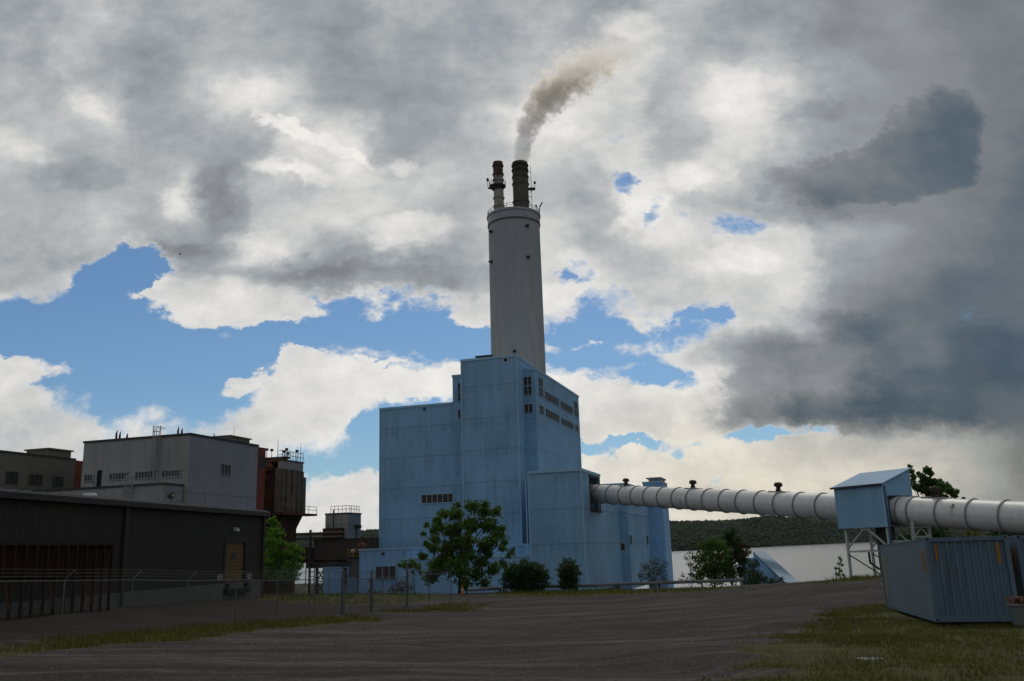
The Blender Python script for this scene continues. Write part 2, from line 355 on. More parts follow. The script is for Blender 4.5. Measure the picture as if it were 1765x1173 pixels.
def _conc(t):
    p = obj_co(t); x, y, z = t.xyz(p)[:]; n = t.noise(p, .5, 7, .65); d = t.noise(t.vm('MULTIPLY', p, (1.2, 1.2, .12)), 1.2, 6, .7)
    cc = t.mixc(t.lin(n, .35, .65), (.085, .075, .062, 1), (.17, .15, .125, 1)); cc = t.mixc(t.mul(t.ss(d, .5, .72), .45), cc, (.06, .035, .022, 1))
    return cc, bumpn(t, n, .05)
M['esp'] = mat('sooty_casing', _conc, .9)
M['esp_dark'] = mat('rusted_casing', lambda t: t.mixc(t.lin(t.noise(obj_co(t), .6, 7, .7), .35, .65), (.022, .014, .010, 1), (.075, .033, .016, 1)), .9)
def leafmat(name, a, b, c=None):
    m_ = bpy.data.materials.new(name); m_.use_nodes = True; t = NT(m_.node_tree); p = obj_co(t)
    r = t.n('ShaderNodeNewGeometry', out=8); n = t.noise(p, .45, 3); cc = t.mixc(t.lin(n, .35, .65), a, b)
    cc = t.mixc(t.mul(r, .6), cc, c or b)
    d = t.n('ShaderNodeBsdfPrincipled', inp={'Base Color': cc, 'Roughness': .6, 'Specular IOR Level': .25})
    tr = t.n('ShaderNodeBsdfTranslucent', t.mixc(1., cc, (1.3, 1.5, .5, 1), 'MULTIPLY')); mx = t.n('ShaderNodeMixShader', .35, d, tr)
    t.n('ShaderNodeOutputMaterial', mx); return m_
M['leaf'] = leafmat('leaf_mid', (.045, .10, .020, 1), (.075, .14, .028, 1), (.095, .16, .035, 1))
M['leaf_bright'] = leafmat('leaf_bright', (.055, .13, .014, 1), (.085, .19, .02, 1), (.11, .22, .03, 1))
M['leaf_dark'] = leafmat('leaf_dark', (.020, .045, .014, 1), (.035, .07, .02, 1), (.05, .085, .025, 1))
M['leaf_dry'] = leafmat('leaf_dry', (.07, .055, .035, 1), (.06, .06, .03, 1), (.04, .06, .025, 1))
M['leaf_gold'] = leafmat('leaf_gold', (.15, .12, .035, 1), (.19, .15, .05, 1), (.10, .11, .03, 1))
M['leaf_red'] = leafmat('leaf_red', (.10, .045, .025, 1), (.06, .05, .02, 1), (.04, .06, .02, 1))
M['bark'] = painted('bark', (.05, .038, .028), .9, .3, scale=3.)

# ------------------------------------------------------------------ frames for the buildings
class Frame:
    """local u: along the front, to the right and nearer; w: depth; z: up"""
    def __init__(s, o, az):
        s.o = Vector((o[0], o[1], 0)); s.az = az; s.e1 = Vector((math.cos(az), -math.sin(az), 0)); s.e2 = Vector((math.sin(az), math.cos(az), 0))
    def hw(s, px, py, w_):
        d = ray(px, py); t = (w_ - (CAM - s.o).dot(s.e2)) / d.dot(s.e2); p = CAM + d * t; return (p - s.o).dot(s.e1), p.z
    def hu(s, px, py, u_):
        d = ray(px, py); t = (u_ - (CAM - s.o).dot(s.e1)) / d.dot(s.e1); p = CAM + d * t; return (p - s.o).dot(s.e2), p.z
    def pt(s, u_, w_, z): return s.o + s.e1 * u_ + s.e2 * w_ + Vector((0, 0, z))
    def local(s, p): q = Vector(p) - s.o; return (q.dot(s.e1), q.dot(s.e2), p[2])
    def thing(s, name, label, cat, group=None): return thing(name, label, cat, s.o, -s.az, group)
AZ = R(17.2)
# ------------------------------------------------------------------ terrain
def sstep(x, a, b): t = np.clip((x - a) / (b - a), 0, 1); return t * t * (3 - 2 * t)
_cp = []
for px, py, Y in ((103, 1103, 34), (223, 1092, 36), (320, 1085, 40.8), (476, 1068, 50), (590, 1060, 55.7), (778, 1042, 66), (0, 1044, 50), (-300, 1052, 48), (250, 1038, 60), (420, 1031, 70),
                  (1526, 1046, 40), (1612, 1073, 31), (1755, 1066, 30.3), (1900, 1066, 30.3), (1283, 1010, 90), (1100, 1017, 88), (865, 1021, 88), (1400, 1006, 95), (1490, 995, 80), (1463, 998, 88), (1700, 990, 70), (1000, 1060, 50)):
    p = P(px, py, Y); _cp.append((p.x, p.y, p.z))
_cp += [(0, 0, 0), (-14, 2, 0), (14, 2, 0), (0, -15, .4), (0, 15, -.5), (10, 16, -.55), (-12, 16, -.5), (-60, 20, .4), (60, 20, -.1), (-60, 95, -1.6), (0, 105, -3.6), (60, 105, -2.4), (-90, 60, 0), (90, 60, -.8)]
_cp = np.array(_cp); _n = len(_cp)
def _U(r2): return np.where(r2 > 0, r2 * np.log(r2 + 1e-12), 0)
_K = _U(((_cp[:, None, :2] - _cp[None, :, :2]) ** 2).sum(-1)) + np.eye(_n) * 60.0
_Pm = np.c_[np.ones(_n), _cp[:, :2]]
_A = np.block([[_K, _Pm], [_Pm.T, np.zeros((3, 3))]]); _W = np.linalg.solve(_A, np.r_[_cp[:, 2], 0, 0, 0])
def vnoise(x, y, s):                                # smooth value noise
    x = np.asarray(x, float) / s; y = np.asarray(y, float) / s; i = np.floor(x).astype(int); j = np.floor(y).astype(int); a = x - i; b = y - j
    a = a * a * (3 - 2 * a); b = b * b * (3 - 2 * b)
    h = lambda i_, j_: np.modf(np.abs(np.sin(i_ * 127.1 + j_ * 311.7) * 43758.5453))[0]
    return (h(i, j) * (1 - a) + h(i + 1, j) * a) * (1 - b) + (h(i, j + 1) * (1 - a) + h(i + 1, j + 1) * a) * b - .5
def ground(x, y):
    x = np.asarray(x, float); y = np.asarray(y, float); sh = np.broadcast(x, y).shape
    xf = np.broadcast_to(x, sh).ravel(); yf = np.broadcast_to(y, sh).ravel(); z = np.empty(xf.size)
    for k in range(0, xf.size, 20000):
        q = np.c_[np.clip(xf[k:k + 20000], -95, 95), np.clip(yf[k:k + 20000], -20, 108)]
        z[k:k + 20000] = _U(((q[:, None] - _cp[None, :, :2]) ** 2).sum(-1)) @ _W[:_n] + _W[_n] + q @ _W[_n + 1:]
    z = z.reshape(sh)
    z = z + vnoise(x, y, 3.1) * .10 * sstep(y, 5, 20) + vnoise(x + 9, y, .9) * .035
    far = sstep(y, 92, 112) * sstep(x, -12, 6) + sstep(y, 98, 125) * (1 - sstep(x, -12, 6)); z = z * (1 - far) + (-5.3) * far
    drop = np.where(x > 30, sstep(y, 104, 150), np.where(x > 18, sstep(y, 150, 190), sstep(y, 230, 330))); z = z * (1 - drop) + (-16.) * drop
    return z
def gz(x, y): return float(ground(x, y))
def G(px, py, Y):                                    # ground point under the bearing of a pixel at distance Y
    p = P(px, py, Y); return Vector((p.x, p.y, gz(p.x, p.y)))
# grass weight from outlines given on the ground
def poly_px(pts): return [PZ(a, b, -1.2 if b > 1050 else (-1.9 if b > 1025 else -2.5)) for a, b in pts]
def gpoly(pts):
    out = []
    for a, b in pts:
        d = ray(a, b); t_ = 8.
        for _ in range(400):                         # march to the ground
            q = CAM + d * t_
            if q.z <= gz(q.x, q.y): break
            t_ *= 1.012
        out.append((q.x, q.y))
    return out
def inpoly(x, y, poly):
    ins = np.zeros(np.shape(x), bool); n = len(poly)
    for i in range(n):
        x0, y0 = poly[i]; x1, y1 = poly[(i + 1) % n]
        c = ((y0 > y) != (y1 > y)) & (x < (x1 - x0) * (y - y0) / (y1 - y0 + 1e-9) + x0); ins ^= c
    return ins
def dist_poly(x, y, poly):
    d = np.full(np.shape(x), 1e9); n = len(poly)
    for i in range(n):
        a = np.array(poly[i]); b = np.array(poly[(i + 1) % n]); ab = b - a; L = (ab ** 2).sum() + 1e-9
        t_ = np.clip(((x - a[0]) * ab[0] + (y - a[1]) * ab[1]) / L, 0, 1); d = np.minimum(d, np.hypot(x - a[0] - t_ * ab[0], y - a[1] - t_ * ab[1]))
    return np.where(inpoly(x, y, poly), d, -d)
GP = [gpoly(p) for p in (
    [(-60, 1122), (100, 1100), (240, 1088), (420, 1074), (560, 1063), (650, 1062), (668, 1069), (560, 1080), (420, 1092), (250, 1108), (60, 1126), (-60, 1142)],
    [(655, 1055), (778, 1040), (868, 1044), (820, 1053), (700, 1056)],
    [(835, 1026), (900, 1016), (1080, 1018), (1290, 1013), (1400, 1009), (1300, 1014), (1110, 1024), (950, 1030)],
    [(1519, 1040), (1472, 1043), (1394, 1058), (1316, 1090), (1265, 1131), (1202, 1168), (1180, 1230), (1900, 1230), (1900, 1040)],
    [(1385, 1008), (1460, 998), (1525, 992), (1525, 1000), (1450, 1003)],
    [(420, 1032), (520, 1024), (780, 1026), (778, 1036), (620, 1046), (480, 1040)])]
def grass_w(x, y):
    g = np.zeros(np.shape(x))
    for k, (p, s_, m_) in enumerate(zip(GP, (.8, .9, 1.2, 1.8, .8, 2.0), (.85, .8, .85, .70, 1., .6))):
        d = dist_poly(x, y, p) + vnoise(x, y, 1.7) * 1.6 + vnoise(x, y, .6) * .8
        g = np.maximum(g, np.clip(d / s_ + .35, 0, 1) * m_)
    return g
def grid_mesh(xs, ys):
    X, Y = np.meshgrid(xs, ys); V = np.c_[X.ravel(), Y.ravel(), ground(X, Y).ravel()]; nx = len(xs)
    i, j = np.meshgrid(np.arange(nx - 1), np.arange(len(ys) - 1)); a = (j * nx + i).ravel()
    return V, np.c_[a, a + 1, a + nx + 1, a + nx]
xs = np.unique(np.concatenate([np.linspace(-3000, -120, 16), np.arange(-120, -30, 1.5), np.arange(-30, 36, .45), np.arange(36, 120, 1.5), np.linspace(120, 3000, 16)]))
ys = np.unique(np.concatenate([np.linspace(-2000, -20, 10), np.arange(-20, 8, 2.), np.arange(8, 60, .4), np.arange(60, 120, .7), np.arange(120, 200, 3), np.linspace(200, 420, 24)]))
V_, F_ = grid_mesh(xs, ys)
def _ground(t):
    p = wpos(t); g = t.n('ShaderNodeAttribute', out=2, attribute_name='grass')
    n1 = t.noise(p, .35, 7, .65); n2 = t.noise(p, 3.0, 6, .7); st = t.n('ShaderNodeTexVoronoi', out=1, inp={'Vector': p, 'Scale': 22.}); sv = t.xyz(st)[0]
    px_, py_, _pz = t.xyz(p)[:]; bend = t.add(py_, t.mul(t.mul(px_, px_), -.018)); wob = t.noise(p, .08, 2)
    tr = t.noise(t.comb(t.mul(px_, .07), t.add(t.mul(bend, .75), t.mul(wob, 9.)), 0.), 1.0, 7, .68, dist=.3)
    grav = t.mixc(t.lin(n1, .35, .65), (.017, .0145, .0125, 1), (.038, .0355, .032, 1))
    grav = t.mixc(t.mul(t.ss(tr, .50, .62), .95), grav, (.078, .073, .066, 1)); grav = t.mixc(t.mul(t.ss(tr, .47, .38), .85), grav, (.014, .012, .011, 1))
    grav = t.mixc(t.mul(t.ss(sv, .8, .95), .5), grav, (.13, .127, .12, 1)); grav = t.mixc(t.mul(t.ss(n2, .55, .4), .4), grav, (.018, .016, .014, 1))
    yd = t.n('ShaderNodeAttribute', out=2, attribute_name='soil_and_shade'); grav = t.mixc(t.ss(t.add(yd, t.mul(t.add(n1, -.5), .8)), .3, .7), grav, t.mixc(.75, grav, (.016, .0115, .009, 1)))  # fenced yard: browner soil, with shade painted into the colour as well
    gr = t.mixc(t.lin(n2, .35, .65), (.028, .032, .008, 1), (.062, .066, .013, 1)); gr = t.mixc(t.mul(t.ss(n1, .5, .65), .5), gr, (.055, .046, .020, 1))
    m_ = t.ss(t.add(g, t.add(t.mul(t.add(n2, -.5), 1.0), t.mul(t.add(n1, -.5), .5))), .38, .62)
    h = t.add(t.mul(n2, .5), t.mul(sv, .25))
    return t.mixc(m_, grav, gr), bumpn(t, h, .03)
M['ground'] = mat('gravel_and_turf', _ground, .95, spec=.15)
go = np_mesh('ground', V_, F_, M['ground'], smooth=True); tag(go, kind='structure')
at = go.data.attributes.new('grass', 'FLOAT', 'POINT'); at.data.foreach_set('value', grass_w(V_[:, 0], V_[:, 1]).astype(np.float32))

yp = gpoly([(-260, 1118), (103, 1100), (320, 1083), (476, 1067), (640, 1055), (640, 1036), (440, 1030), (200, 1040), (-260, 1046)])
yw = np.clip(dist_poly(V_[:, 0], V_[:, 1], yp) / 1.5 + .5, 0, 1); at = go.data.attributes.new('soil_and_shade', 'FLOAT', 'POINT'); at.data.foreach_set('value', yw.astype(np.float32))  # mask of the yard area whose ground colour carries painted shade
# grass blades
def blades(n, box, seed, hmin, hmax, wd, thr=.35):
    rg = np.random.default_rng(seed); x = rg.uniform(box[0], box[1], n); y = box[2] + (box[3] - box[2]) * rg.uniform(0, 1, n) ** 1.0
    g = grass_w(x, y) + vnoise(x, y, 2.3) * .5 + vnoise(x, y, .5) * .5; k = g + vnoise(x, y, 1.1) * .7 > thr + rg.uniform(0, .5, n); x, y, g = x[k], y[k], g[k]; z = ground(x, y); m_ = len(x)
    a = rg.uniform(0, 6.28, m_); h = rg.uniform(hmin, hmax, m_) * (.5 + np.clip(g, 0, 1)) * (1 + 1.2 * (rg.uniform(0, 1, m_) > .97)); w_ = wd * rg.uniform(.6, 1.4, m_); l = rg.normal(0, .35, (2, m_)) * h
    V = np.empty((m_, 3, 3)); V[:, 0] = np.c_[x - np.cos(a) * w_, y - np.sin(a) * w_, z - .01]; V[:, 1] = np.c_[x + np.cos(a) * w_, y + np.sin(a) * w_, z - .01]; V[:, 2] = np.c_[x + l[0], y + l[1], z + h]
    return V.reshape(-1, 3)
BV = np.concatenate([blades(150000, (1, 26, 12, 42), 1, .03, .11, .009), blades(60000, (-24, -2, 28, 62), 2, .05, .20, .014), blades(50000, (-30, 48, 58, 104), 3, .08, .30, .025)])
M['grass'] = leafmat('grass_blade', (.044, .052, .010, 1), (.078, .084, .014, 1), (.105, .092, .028, 1))
tag(np_mesh('grass', BV, np.arange(len(BV)).reshape(-1, 3), M['grass']), 'short patchy green grass growing over the gravel', 'grass', kind='stuff')

# stones lying on the gravel
def stones(n, box, seed):
    rg = np.random.default_rng(seed); x = rg.uniform(box[0], box[1], n); y = rg.uniform(box[2], box[3], n); s_ = rg.gamma(1.4, .006, n) + .006; z = ground(x, y)
    B = np.array([(1, 0, 0), (-1, 0, 0), (0, 1, 0), (0, -1, 0), (0, 0, 1), (0, 0, -1.)]); Fo = np.array([(0, 2, 4), (2, 1, 4), (1, 3, 4), (3, 0, 4), (2, 0, 5), (1, 2, 5), (3, 1, 5), (0, 3, 5)])
    V = B[None] * s_[:, None, None] * rg.uniform(.5, 1.3, (n, 6, 1)) * np.array([1, 1, .45]) + np.c_[x, y, z + s_ * .05][:, None]
    F = Fo[None] + (np.arange(n) * 6)[:, None, None]; return V.reshape(-1, 3), F.reshape(-1, 3)
SV, SF = stones(20000, (-16, 20, 12, 48), 5)
M['stone'] = mat('stone', lambda t: t.mixc(t.n('ShaderNodeNewGeometry', out=8), (.05, .047, .043, 1), (.22, .21, .20, 1)), .9)
tag(np_mesh('loose_gravel', SV, SF, M['stone']), 'loose grey gravel stones scattered over the yard', 'gravel', kind='stuff')

# puddle
def puddle(px, py, rx, ry, seed):
    c = gpoly([(px, py)])[0]; z = gz(*c) + .012; mb = MB(); rg = random.Random(seed); pts = []
    for k in range(26): a = k * 2 * math.pi / 26; r = 1 + rg.uniform(-.25, .25); pts.append((c[0] + math.cos(a) * rx * r, c[1] + math.sin(a) * ry * r, z))
    mb.add(pts, [tuple(range(26))]); return mb
M['puddle'] = mat('puddle_water', lambda t: (.03, .028, .024, 1), .06, spec=.6)
tag(puddle(1500, 1136, .28, .22, 3).build('puddle', M['puddle']), kind='structure')

# water
M['water'] = mat('lake_water', lambda t: ((.05, .065, .075, 1), bumpn(t, t.add(t.noise(t.vm('MULTIPLY', wpos(t), (1, .5, 1)), .35, 5, .6), t.mul(t.noise(wpos(t), .02, 3), 2.)), .9, .9)), .18, spec=.9)
lk = MB(); lk.add([(-9000, 150, -12.5), (9000, 150, -12.5), (9000, 9000, -12.5), (-9000, 9000, -12.5)], [(0, 1, 2, 3)])
tag(lk.build('lake', M['water']), kind='structure')

# hills over the lake
RIDGE = [(-400, 925), (0, 925), (300, 920), (480, 917), (540, 914), (600, 913), (655, 908), (800, 903), (1000, 899), (1150, 898), (1200, 896), (1260, 893.5), (1320, 892), (1400, 887), (1480, 884), (1560, 886), (1680, 893), (1800, 900), (2200, 905)]
SHORE = [(-400, 1600), (540, 1700), (900, 1700), (1160, 1800), (1280, 2050), (1380, 2500), (1494, 3050), (1800, 3600), (2200, 3800)]
def hill_grid():
    pxs = np.arange(-400, 2201, 4.0); ks = np.linspace(0, 1, 60); V = []
    rx, ry = zip(*RIDGE); sx, sy = zip(*SHORE)
    for k in ks:
        for px in pxs:
            Y0 = np.interp(px, sx, sy); Y = Y0 + 900 * k; r = np.interp(px, rx, ry); d = ray(px, r); top = CAM.z + d.z / d.y * (Y0 + 640)
            az = ray(px, r); X = az.x / az.y * Y
            prof = (k / .7) if k < .7 else 1 - (k - .7) * .5
            prof = prof ** .8 if k < .7 else prof
            z = -13 + (top + 10) * prof
            V.append((X, Y, z))
    V = np.array(V); x, y = V[:, 0], V[:, 1]
    m_ = sstep(V[:, 2], -12, 10); V[:, 2] += m_ * (vnoise(x, y, 260) * 16 + vnoise(x, y, 90) * 7) - 3
    nx = len(pxs); i, j = np.meshgrid(np.arange(nx - 1), np.arange(len(ks) - 1)); a = (j * nx + i).ravel()
    return V, np.c_[a, a + 1, a + nx + 1, a + nx]
HV, HF = hill_grid()
def _hill(t):
    p = wpos(t); n = t.noise(p, .004, 5, .6); n2 = t.noise(p, .03, 6, .7); z = t.xyz(p)[2]
    c = t.mixc(t.lin(n2, .35, .65), (.020, .038, .020, 1), (.038, .064, .028, 1))
    fld = t.mul(t.ss(z, 48, 66), t.ss(n, .47, .56)); return t.mixc(t.mul(fld, .8), c, (.13, .19, .07, 1))
M['hill'] = mat('wooded_hill', _hill, .95, spec=.05)
tag(np_mesh('hills', HV, HF, M['hill'], smooth=True), kind='structure')
# tree canopy on the hills: one mass of crowns
def canopy(n):
    rg = np.random.default_rng(11); idx = rg.integers(0, len(HV) - 700, n); c = HV[idx] + rg.normal(0, 6, (n, 3)) * np.array([1, 1, 0])
    c = c[c[:, 2] > -14]; n = len(c)
    ico = np.array([(0, 0, 1), (.9, 0, .3), (.28, .85, .3), (-.73, .53, .3), (-.73, -.53, .3), (.28, -.85, .3), (0, 0, -.6)])
    fo = np.array([(0, 1, 2), (0, 2, 3), (0, 3, 4), (0, 4, 5), (0, 5, 1), (6, 2, 1), (6, 3, 2), (6, 4, 3), (6, 5, 4), (6, 1, 5)])
    s_ = rg.uniform(2.8, 6.2, n); a = rg.uniform(0, 6.28, n); ca, sa = np.cos(a), np.sin(a); I = ico[None] * (1 + rg.normal(0, .22, (n, 7, 1)))
    x = I[:, :, 0] * ca[:, None] - I[:, :, 1] * sa[:, None]; y = I[:, :, 0] * sa[:, None] + I[:, :, 1] * ca[:, None]
    V = np.stack([x, y, I[:, :, 2] * .9], -1) * s_[:, None, None] + c[:, None]; V[:, :, 2] += 1.5
    F = fo[None] + (np.arange(n) * 7)[:, None, None]; return V.reshape(-1, 3), F.reshape(-1, 3)
CV, CF = canopy(70000)
def _can(t):
    r = t.n('ShaderNodeNewGeometry', out=8); p = wpos(t); n = t.noise(p, .004, 5, .6); z = t.xyz(p)[2]
    c = t.mixc(r, (.022, .036, .022, 1), (.045, .068, .034, 1)); fld = t.mul(t.ss(z, 48, 66), t.ss(n, .47, .56)); return t.mixc(t.mul(fld, .5), c, (.12, .17, .06, 1))
M['canopy'] = mat('far_canopy', _can, .95, spec=.05)
tag(np_mesh('forest', CV, CF, M['canopy']), 'dark green woods covering the hills across the lake', 'woods', kind='stuff')
# ------------------------------------------------------------------ blue boiler house with its stack
F1 = Frame(P(1006.5, 905, 141), AZ)
BASE = -6.2
def bbox(F, name, m_, par, u0, u1, w0, w1, z0, z1, label=None):
    return MB().box(u0, u1, w0, w1, z0, z1).build(name, m_, par, label=label)
def trim_box(par, u0, u1, w0, w1, z, name='roof_edge', m_='blue_trim', h=.35, o=.12):
    mb = MB(); mb.box(u0 - o, u1 + o, w0 - o, w0, z - h, z + .06); mb.box(u1, u1 + o, w0, w1 + o, z - h, z + .06); mb.box(u0 - o, u0, w0, w1 + o, z - h, z + .06); mb.box(u0, u1, w1, w1 + o, z - h, z + .06)
    return mb.build(name, M[m_], par)
bh = F1.thing('boiler_house', 'tall stepped blue metal clad boiler house at the foot of the big stack', 'industrial building')
wS = 9.0
uS1, zS = F1.hw(888.5, 611, wS); uS0, _ = F1.hw(797.5, 780, wS); uS1 = F1.hw(895, 780, wS)[0]
wH = F1.hu(901.8, 617, uS1)[0]; uH1, zH = F1.hw(922.5, 633.5, wH); wH1 = F1.hu(997.2, 690, uH1)[0]
uH0 = F1.hw(780.5, 700, wH)[0]
uL0, zL = F1.hw(655, 703.5, wH); 
print('frame', 'S', uS0, uS1, zS, 'H', wH, uH0, uH1, zH, wH1, 'L', uL0, zL)
bbox(F1, 'stair_tower', M['blue'], bh, uS0, uS1, wS, wH + 6, BASE, zS)
bbox(F1, 'high_bay', M['blue'], bh, uH0, uH1, wH + .004, wH1, BASE, zH)
bbox(F1, 'side_bay', M['blue'], bh, uL0, uH0, wH + .01, wH1 - 2, BASE, zL)
trim_box(bh, uS0, uS1, wS, wH + 6, zS); trim_box(bh, uH0, uH1, wH, wH1, zH); trim_box(bh, uL0, uH0 - .13, wH, wH1 - 2, zL)
MB().box(uS0 - .1, uS0 + .12, wS - .1, wS, BASE, zS - .36).box(uS1 - .12, uS1 + .1, wS - .1, wS, BASE, zS - .36).build('corner_trim', M['blue_trim'], bh)
MB().box(uH1 - .1, uH1 + .1, wH - .1, wH, BASE, zH - .36).build('corner_trim', M['blue_trim'], bh)
MB().box(uL0 - .08, uL0 + .12, wH - .1, wH - .002, BASE, zL - .36).build('corner_trim', M['blue_trim'], bh)
for pz in (18, 24.):
    pass
def vent_front(F, par, w_, p0, p1, n, mat_='louvre', rows=1, depth=.25, fr=.10, frame_mat='blue_trim', name='louvre_window'):
    u0, z1 = F.hw(p0[0], p0[1], w_); u1, _ = F.hw(p1[0], p1[1], w_); _, z0 = F.hw((p0[0] + p1[0]) / 2, p1[1], w_); z1 = F.hw((p0[0] + p1[0]) / 2, p0[1], w_)[1]
    f = MB()
    f.box(u0 - fr, u1 + fr, w_ - .14, w_ - .003, z0 - fr, z0); f.box(u0 - fr, u1 + fr, w_ - .14, w_ - .003, z1, z1 + fr)
    for k in range(n + 1):
        x = u0 + (u1 - u0) * k / n; a = fr if k in (0, n) else .045; f.box(x - a, x + a * .2 if k == n else x + a, w_ - .14, w_ - .003, z0 + .002, z1 - .002) if k not in (0,) else f.box(x - fr, x, w_ - .14, w_ - .003, z0 + .002, z1 - .002)
    for r in range(1, rows): z = z0 + (z1 - z0) * r / rows; f.box(u0 + .01, u1 - .01, w_ - .13, w_ - .004, z - fr * .7, z + fr * .7)
    fo = f.build(name, M[frame_mat], par)
    g = MB()
    g.box(u0 + .002, u1 - .002, w_ - .035, w_ - .005, z0 + .004, z1 - .004)
    g.build('louvre_blades', M[mat_], fo)
    return fo
def vent_side(F, par, u_, p0, p1, n, mat_='louvre', rows=1, fr=.10, frame_mat='blue_trim', name='louvre_window'):
    w0, _ = F.hu(p0[0], (p0[1] + p1[1]) / 2, u_); w1, _ = F.hu(p1[0], (p0[1] + p1[1]) / 2, u_); z1 = F.hu((p0[0] + p1[0]) / 2, p0[1], u_)[1]; z0 = F.hu((p0[0] + p1[0]) / 2, p1[1], u_)[1]
    f = MB(); f.box(u_ + .003, u_ + .14, w0 - fr, w1 + fr, z0 - fr, z0); f.box(u_ + .003, u_ + .14, w0 - fr, w1 + fr, z1, z1 + fr)
    for k in range(n + 1):
        x = w0 + (w1 - w0) * k / n; a = .045
        if k == 0: f.box(u_ + .003, u_ + .14, x - fr, x, z0 + .002, z1 - .002)
        elif k == n: f.box(u_ + .003, u_ + .14, x, x + fr, z0 + .002, z1 - .002)
        else: f.box(u_ + .003, u_ + .14, x - a, x + a, z0 + .002, z1 - .002)
    for r in range(1, rows): z = z0 + (z1 - z0) * r / rows; f.box(u_ + .004, u_ + .13, w0 + .01, w1 - .01, z - fr * .7, z + fr * .7)
    fo = f.build(name, M[frame_mat], par); MB().box(u_ + .005, u_ + .035, w0 + .002, w1 - .002, z0 + .004, z1 - .004).build('louvre_blades', M[mat_], fo); return fo
# zoomed picture coordinates of the openings -> photograph pixels
z3 = lambda x, y: (620 + x / 2.607, 590 + y / 2.607)
vent_front(F1, bh, wH, z3(279, 682), z3(422, 719), 6, fr=.16)
vent_front(F1, bh, wH, z3(735, 154), z3(777, 235), 2, rows=2)
vent_front(F1, bh, wH, z3(738, 277), z3(781, 317), 2)
vent_front(F1, bh, wH, z3(441, 183), z3(455, 263), 1, rows=2); vent_front(F1, bh, wH, z3(443, 302), z3(456, 340), 1)
def side_win(xa, ya0, ya1, xb, yb0, yb1, n, rows=1):
    # opening on the receding wall; corners read at both ends
    pa0, pa1, pb0, pb1 = z3(xa, ya0), z3(xa, ya1), z3(xb, yb0), z3(xb, yb1)
    w0, zt = F1.hu(*pa0, uH1); _, zb = F1.hu(*pa1, uH1); w1, zt2 = F1.hu(*pb0, uH1); _, zb2 = F1.hu(*pb1, uH1)
    zt, zb = (zt + zt2) / 2, (zb + zb2) / 2; fr = .1; f = MB()
    f.box(uH1 + .003, uH1 + .14, w0 - fr, w1 + fr, zb - fr, zb); f.box(uH1 + .003, uH1 + .14, w0 - fr, w1 + fr, zt, zt + fr)
    for k in range(n + 1):
        x = w0 + (w1 - w0) * k / n; f.box(uH1 + .003, uH1 + .10, x - (.08 if k in (0, n) else .03), x + (.08 if k in (0, n) else .03), zb + .002, zt - .002)
    for r in range(1, rows): z = zb + (zt - zb) * r / rows; f.box(uH1 + .004, uH1 + .13, w0 + .08, w1 - .08, z - .06, z + .06)
    fo = f.build('louvre_window', M['blue_trim'], bh); MB().box(uH1 + .005, uH1 + .035, w0 + .061, w1 - .061, zb + .004, zt - .004).build('louvre_blades', M['louvre'], fo)
side_win(801, 158, 238, 821, 165, 246, 2, 2); side_win(830, 219, 254, 893, 254, 286, 6); side_win(900, 261, 295, 956, 294, 324, 6); side_win(961, 265, 327, 977, 272, 336, 2, 2)
side_win(805, 280, 318, 825, 288, 326, 2); side_win(833, 295, 332, 896, 331, 361, 6); side_win(903, 336, 368, 958, 366, 392, 6); side_win(966, 369, 396, 980, 376, 403, 2)
# small square scuppers near the roof edge, roof curb box, corner light
u_, z_ = F1.hw(871.5, 620, wS); fo = MB().box(u_ - .45, u_ + .45, wS - .06, wS - .003, z_ - .45, z_ + .45).build('scupper_box', M['white_steel'], bh); MB().box(u_ - .28, u_ + .28, wS - .09, wS - .062, z_ - .28, z_ + .28).build('scupper_opening', M['black'], fo)
u_, z_ = F1.hw(732, 703.5, wH); MB().box(u_ - .22, u_ + .22, wH - .25, wH - .003, z_ - .3, z_ + .1).build('wall_lamp', M['dksteel'], bh)
u_, _ = F1.hw(835, 613, wS + 2); MB().box(u_ - 1.3, u_ + 1.3, wS + 1.6, wS + 4, zS, zS + .55).box(u_ - 1.6, u_ + 1.6, wS + 1.3, wS + 4.3, zS + .55, zS + .78).build('roof_vent', M['dksteel'], bh)
# transfer tower
zT = F1.hw(1001.7, 807.3, 0.)[1]; uT0 = F1.hw(913, 900, 0.)[0]; wT = F1.hu(1034.7, 840, 0.)[0]
tt = F1.thing('transfer_tower', 'blue transfer tower where the white conveyor tube ends, beside the tall boiler house', 'industrial building')
wD = F1.hu(1068, 900, 0.)[0]
op0 = F1.hu(1015.5, 830, 0.)[0]; op1 = F1.hu(1032, 830, 0.)[0]; zo1 = F1.hu(1021, 822, 0.)[1]; zo0 = F1.hu(1026, 880, 0.)[1]
mb = MB()                                            # walls with a real opening for the tube
mb.box(uT0, 0, 0, .3, BASE, zT); mb.box(uT0, uT0 + .3, .3, wT, BASE, zT); mb.box(uT0 + .3, 0, wT - .3, wT, BASE, zT); mb.box(uT0 + .3, -.3, .3, wT - .3, zT - .6, zT - .2)
mb.box(-.3, 0, .3, op0, BASE, zT); mb.box(-.3, 0, op1, wT - .3, BASE, zT); mb.box(-.3, 0, op0, op1, BASE, zo0); mb.box(-.3, 0, op0, op1, zo1, zT)
mb.build('tower_wall', M['blue'], tt)
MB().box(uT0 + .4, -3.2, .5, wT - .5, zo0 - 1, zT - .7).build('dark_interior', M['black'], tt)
trim_box(tt, uT0, 0, 0, wT, zT)
MB().box(-.14, .1, -.1, 0, BASE, zT - .36).box(uT0 - .1, uT0 + .14, -.1, 0, BASE, zT - .36).build('corner_trim', M['blue_trim'], tt)
MB().box(uT0 - .55, uT0 - .38, -.05, .12, BASE, zT - .9).build('downpipe', M['blue_trim'], tt)
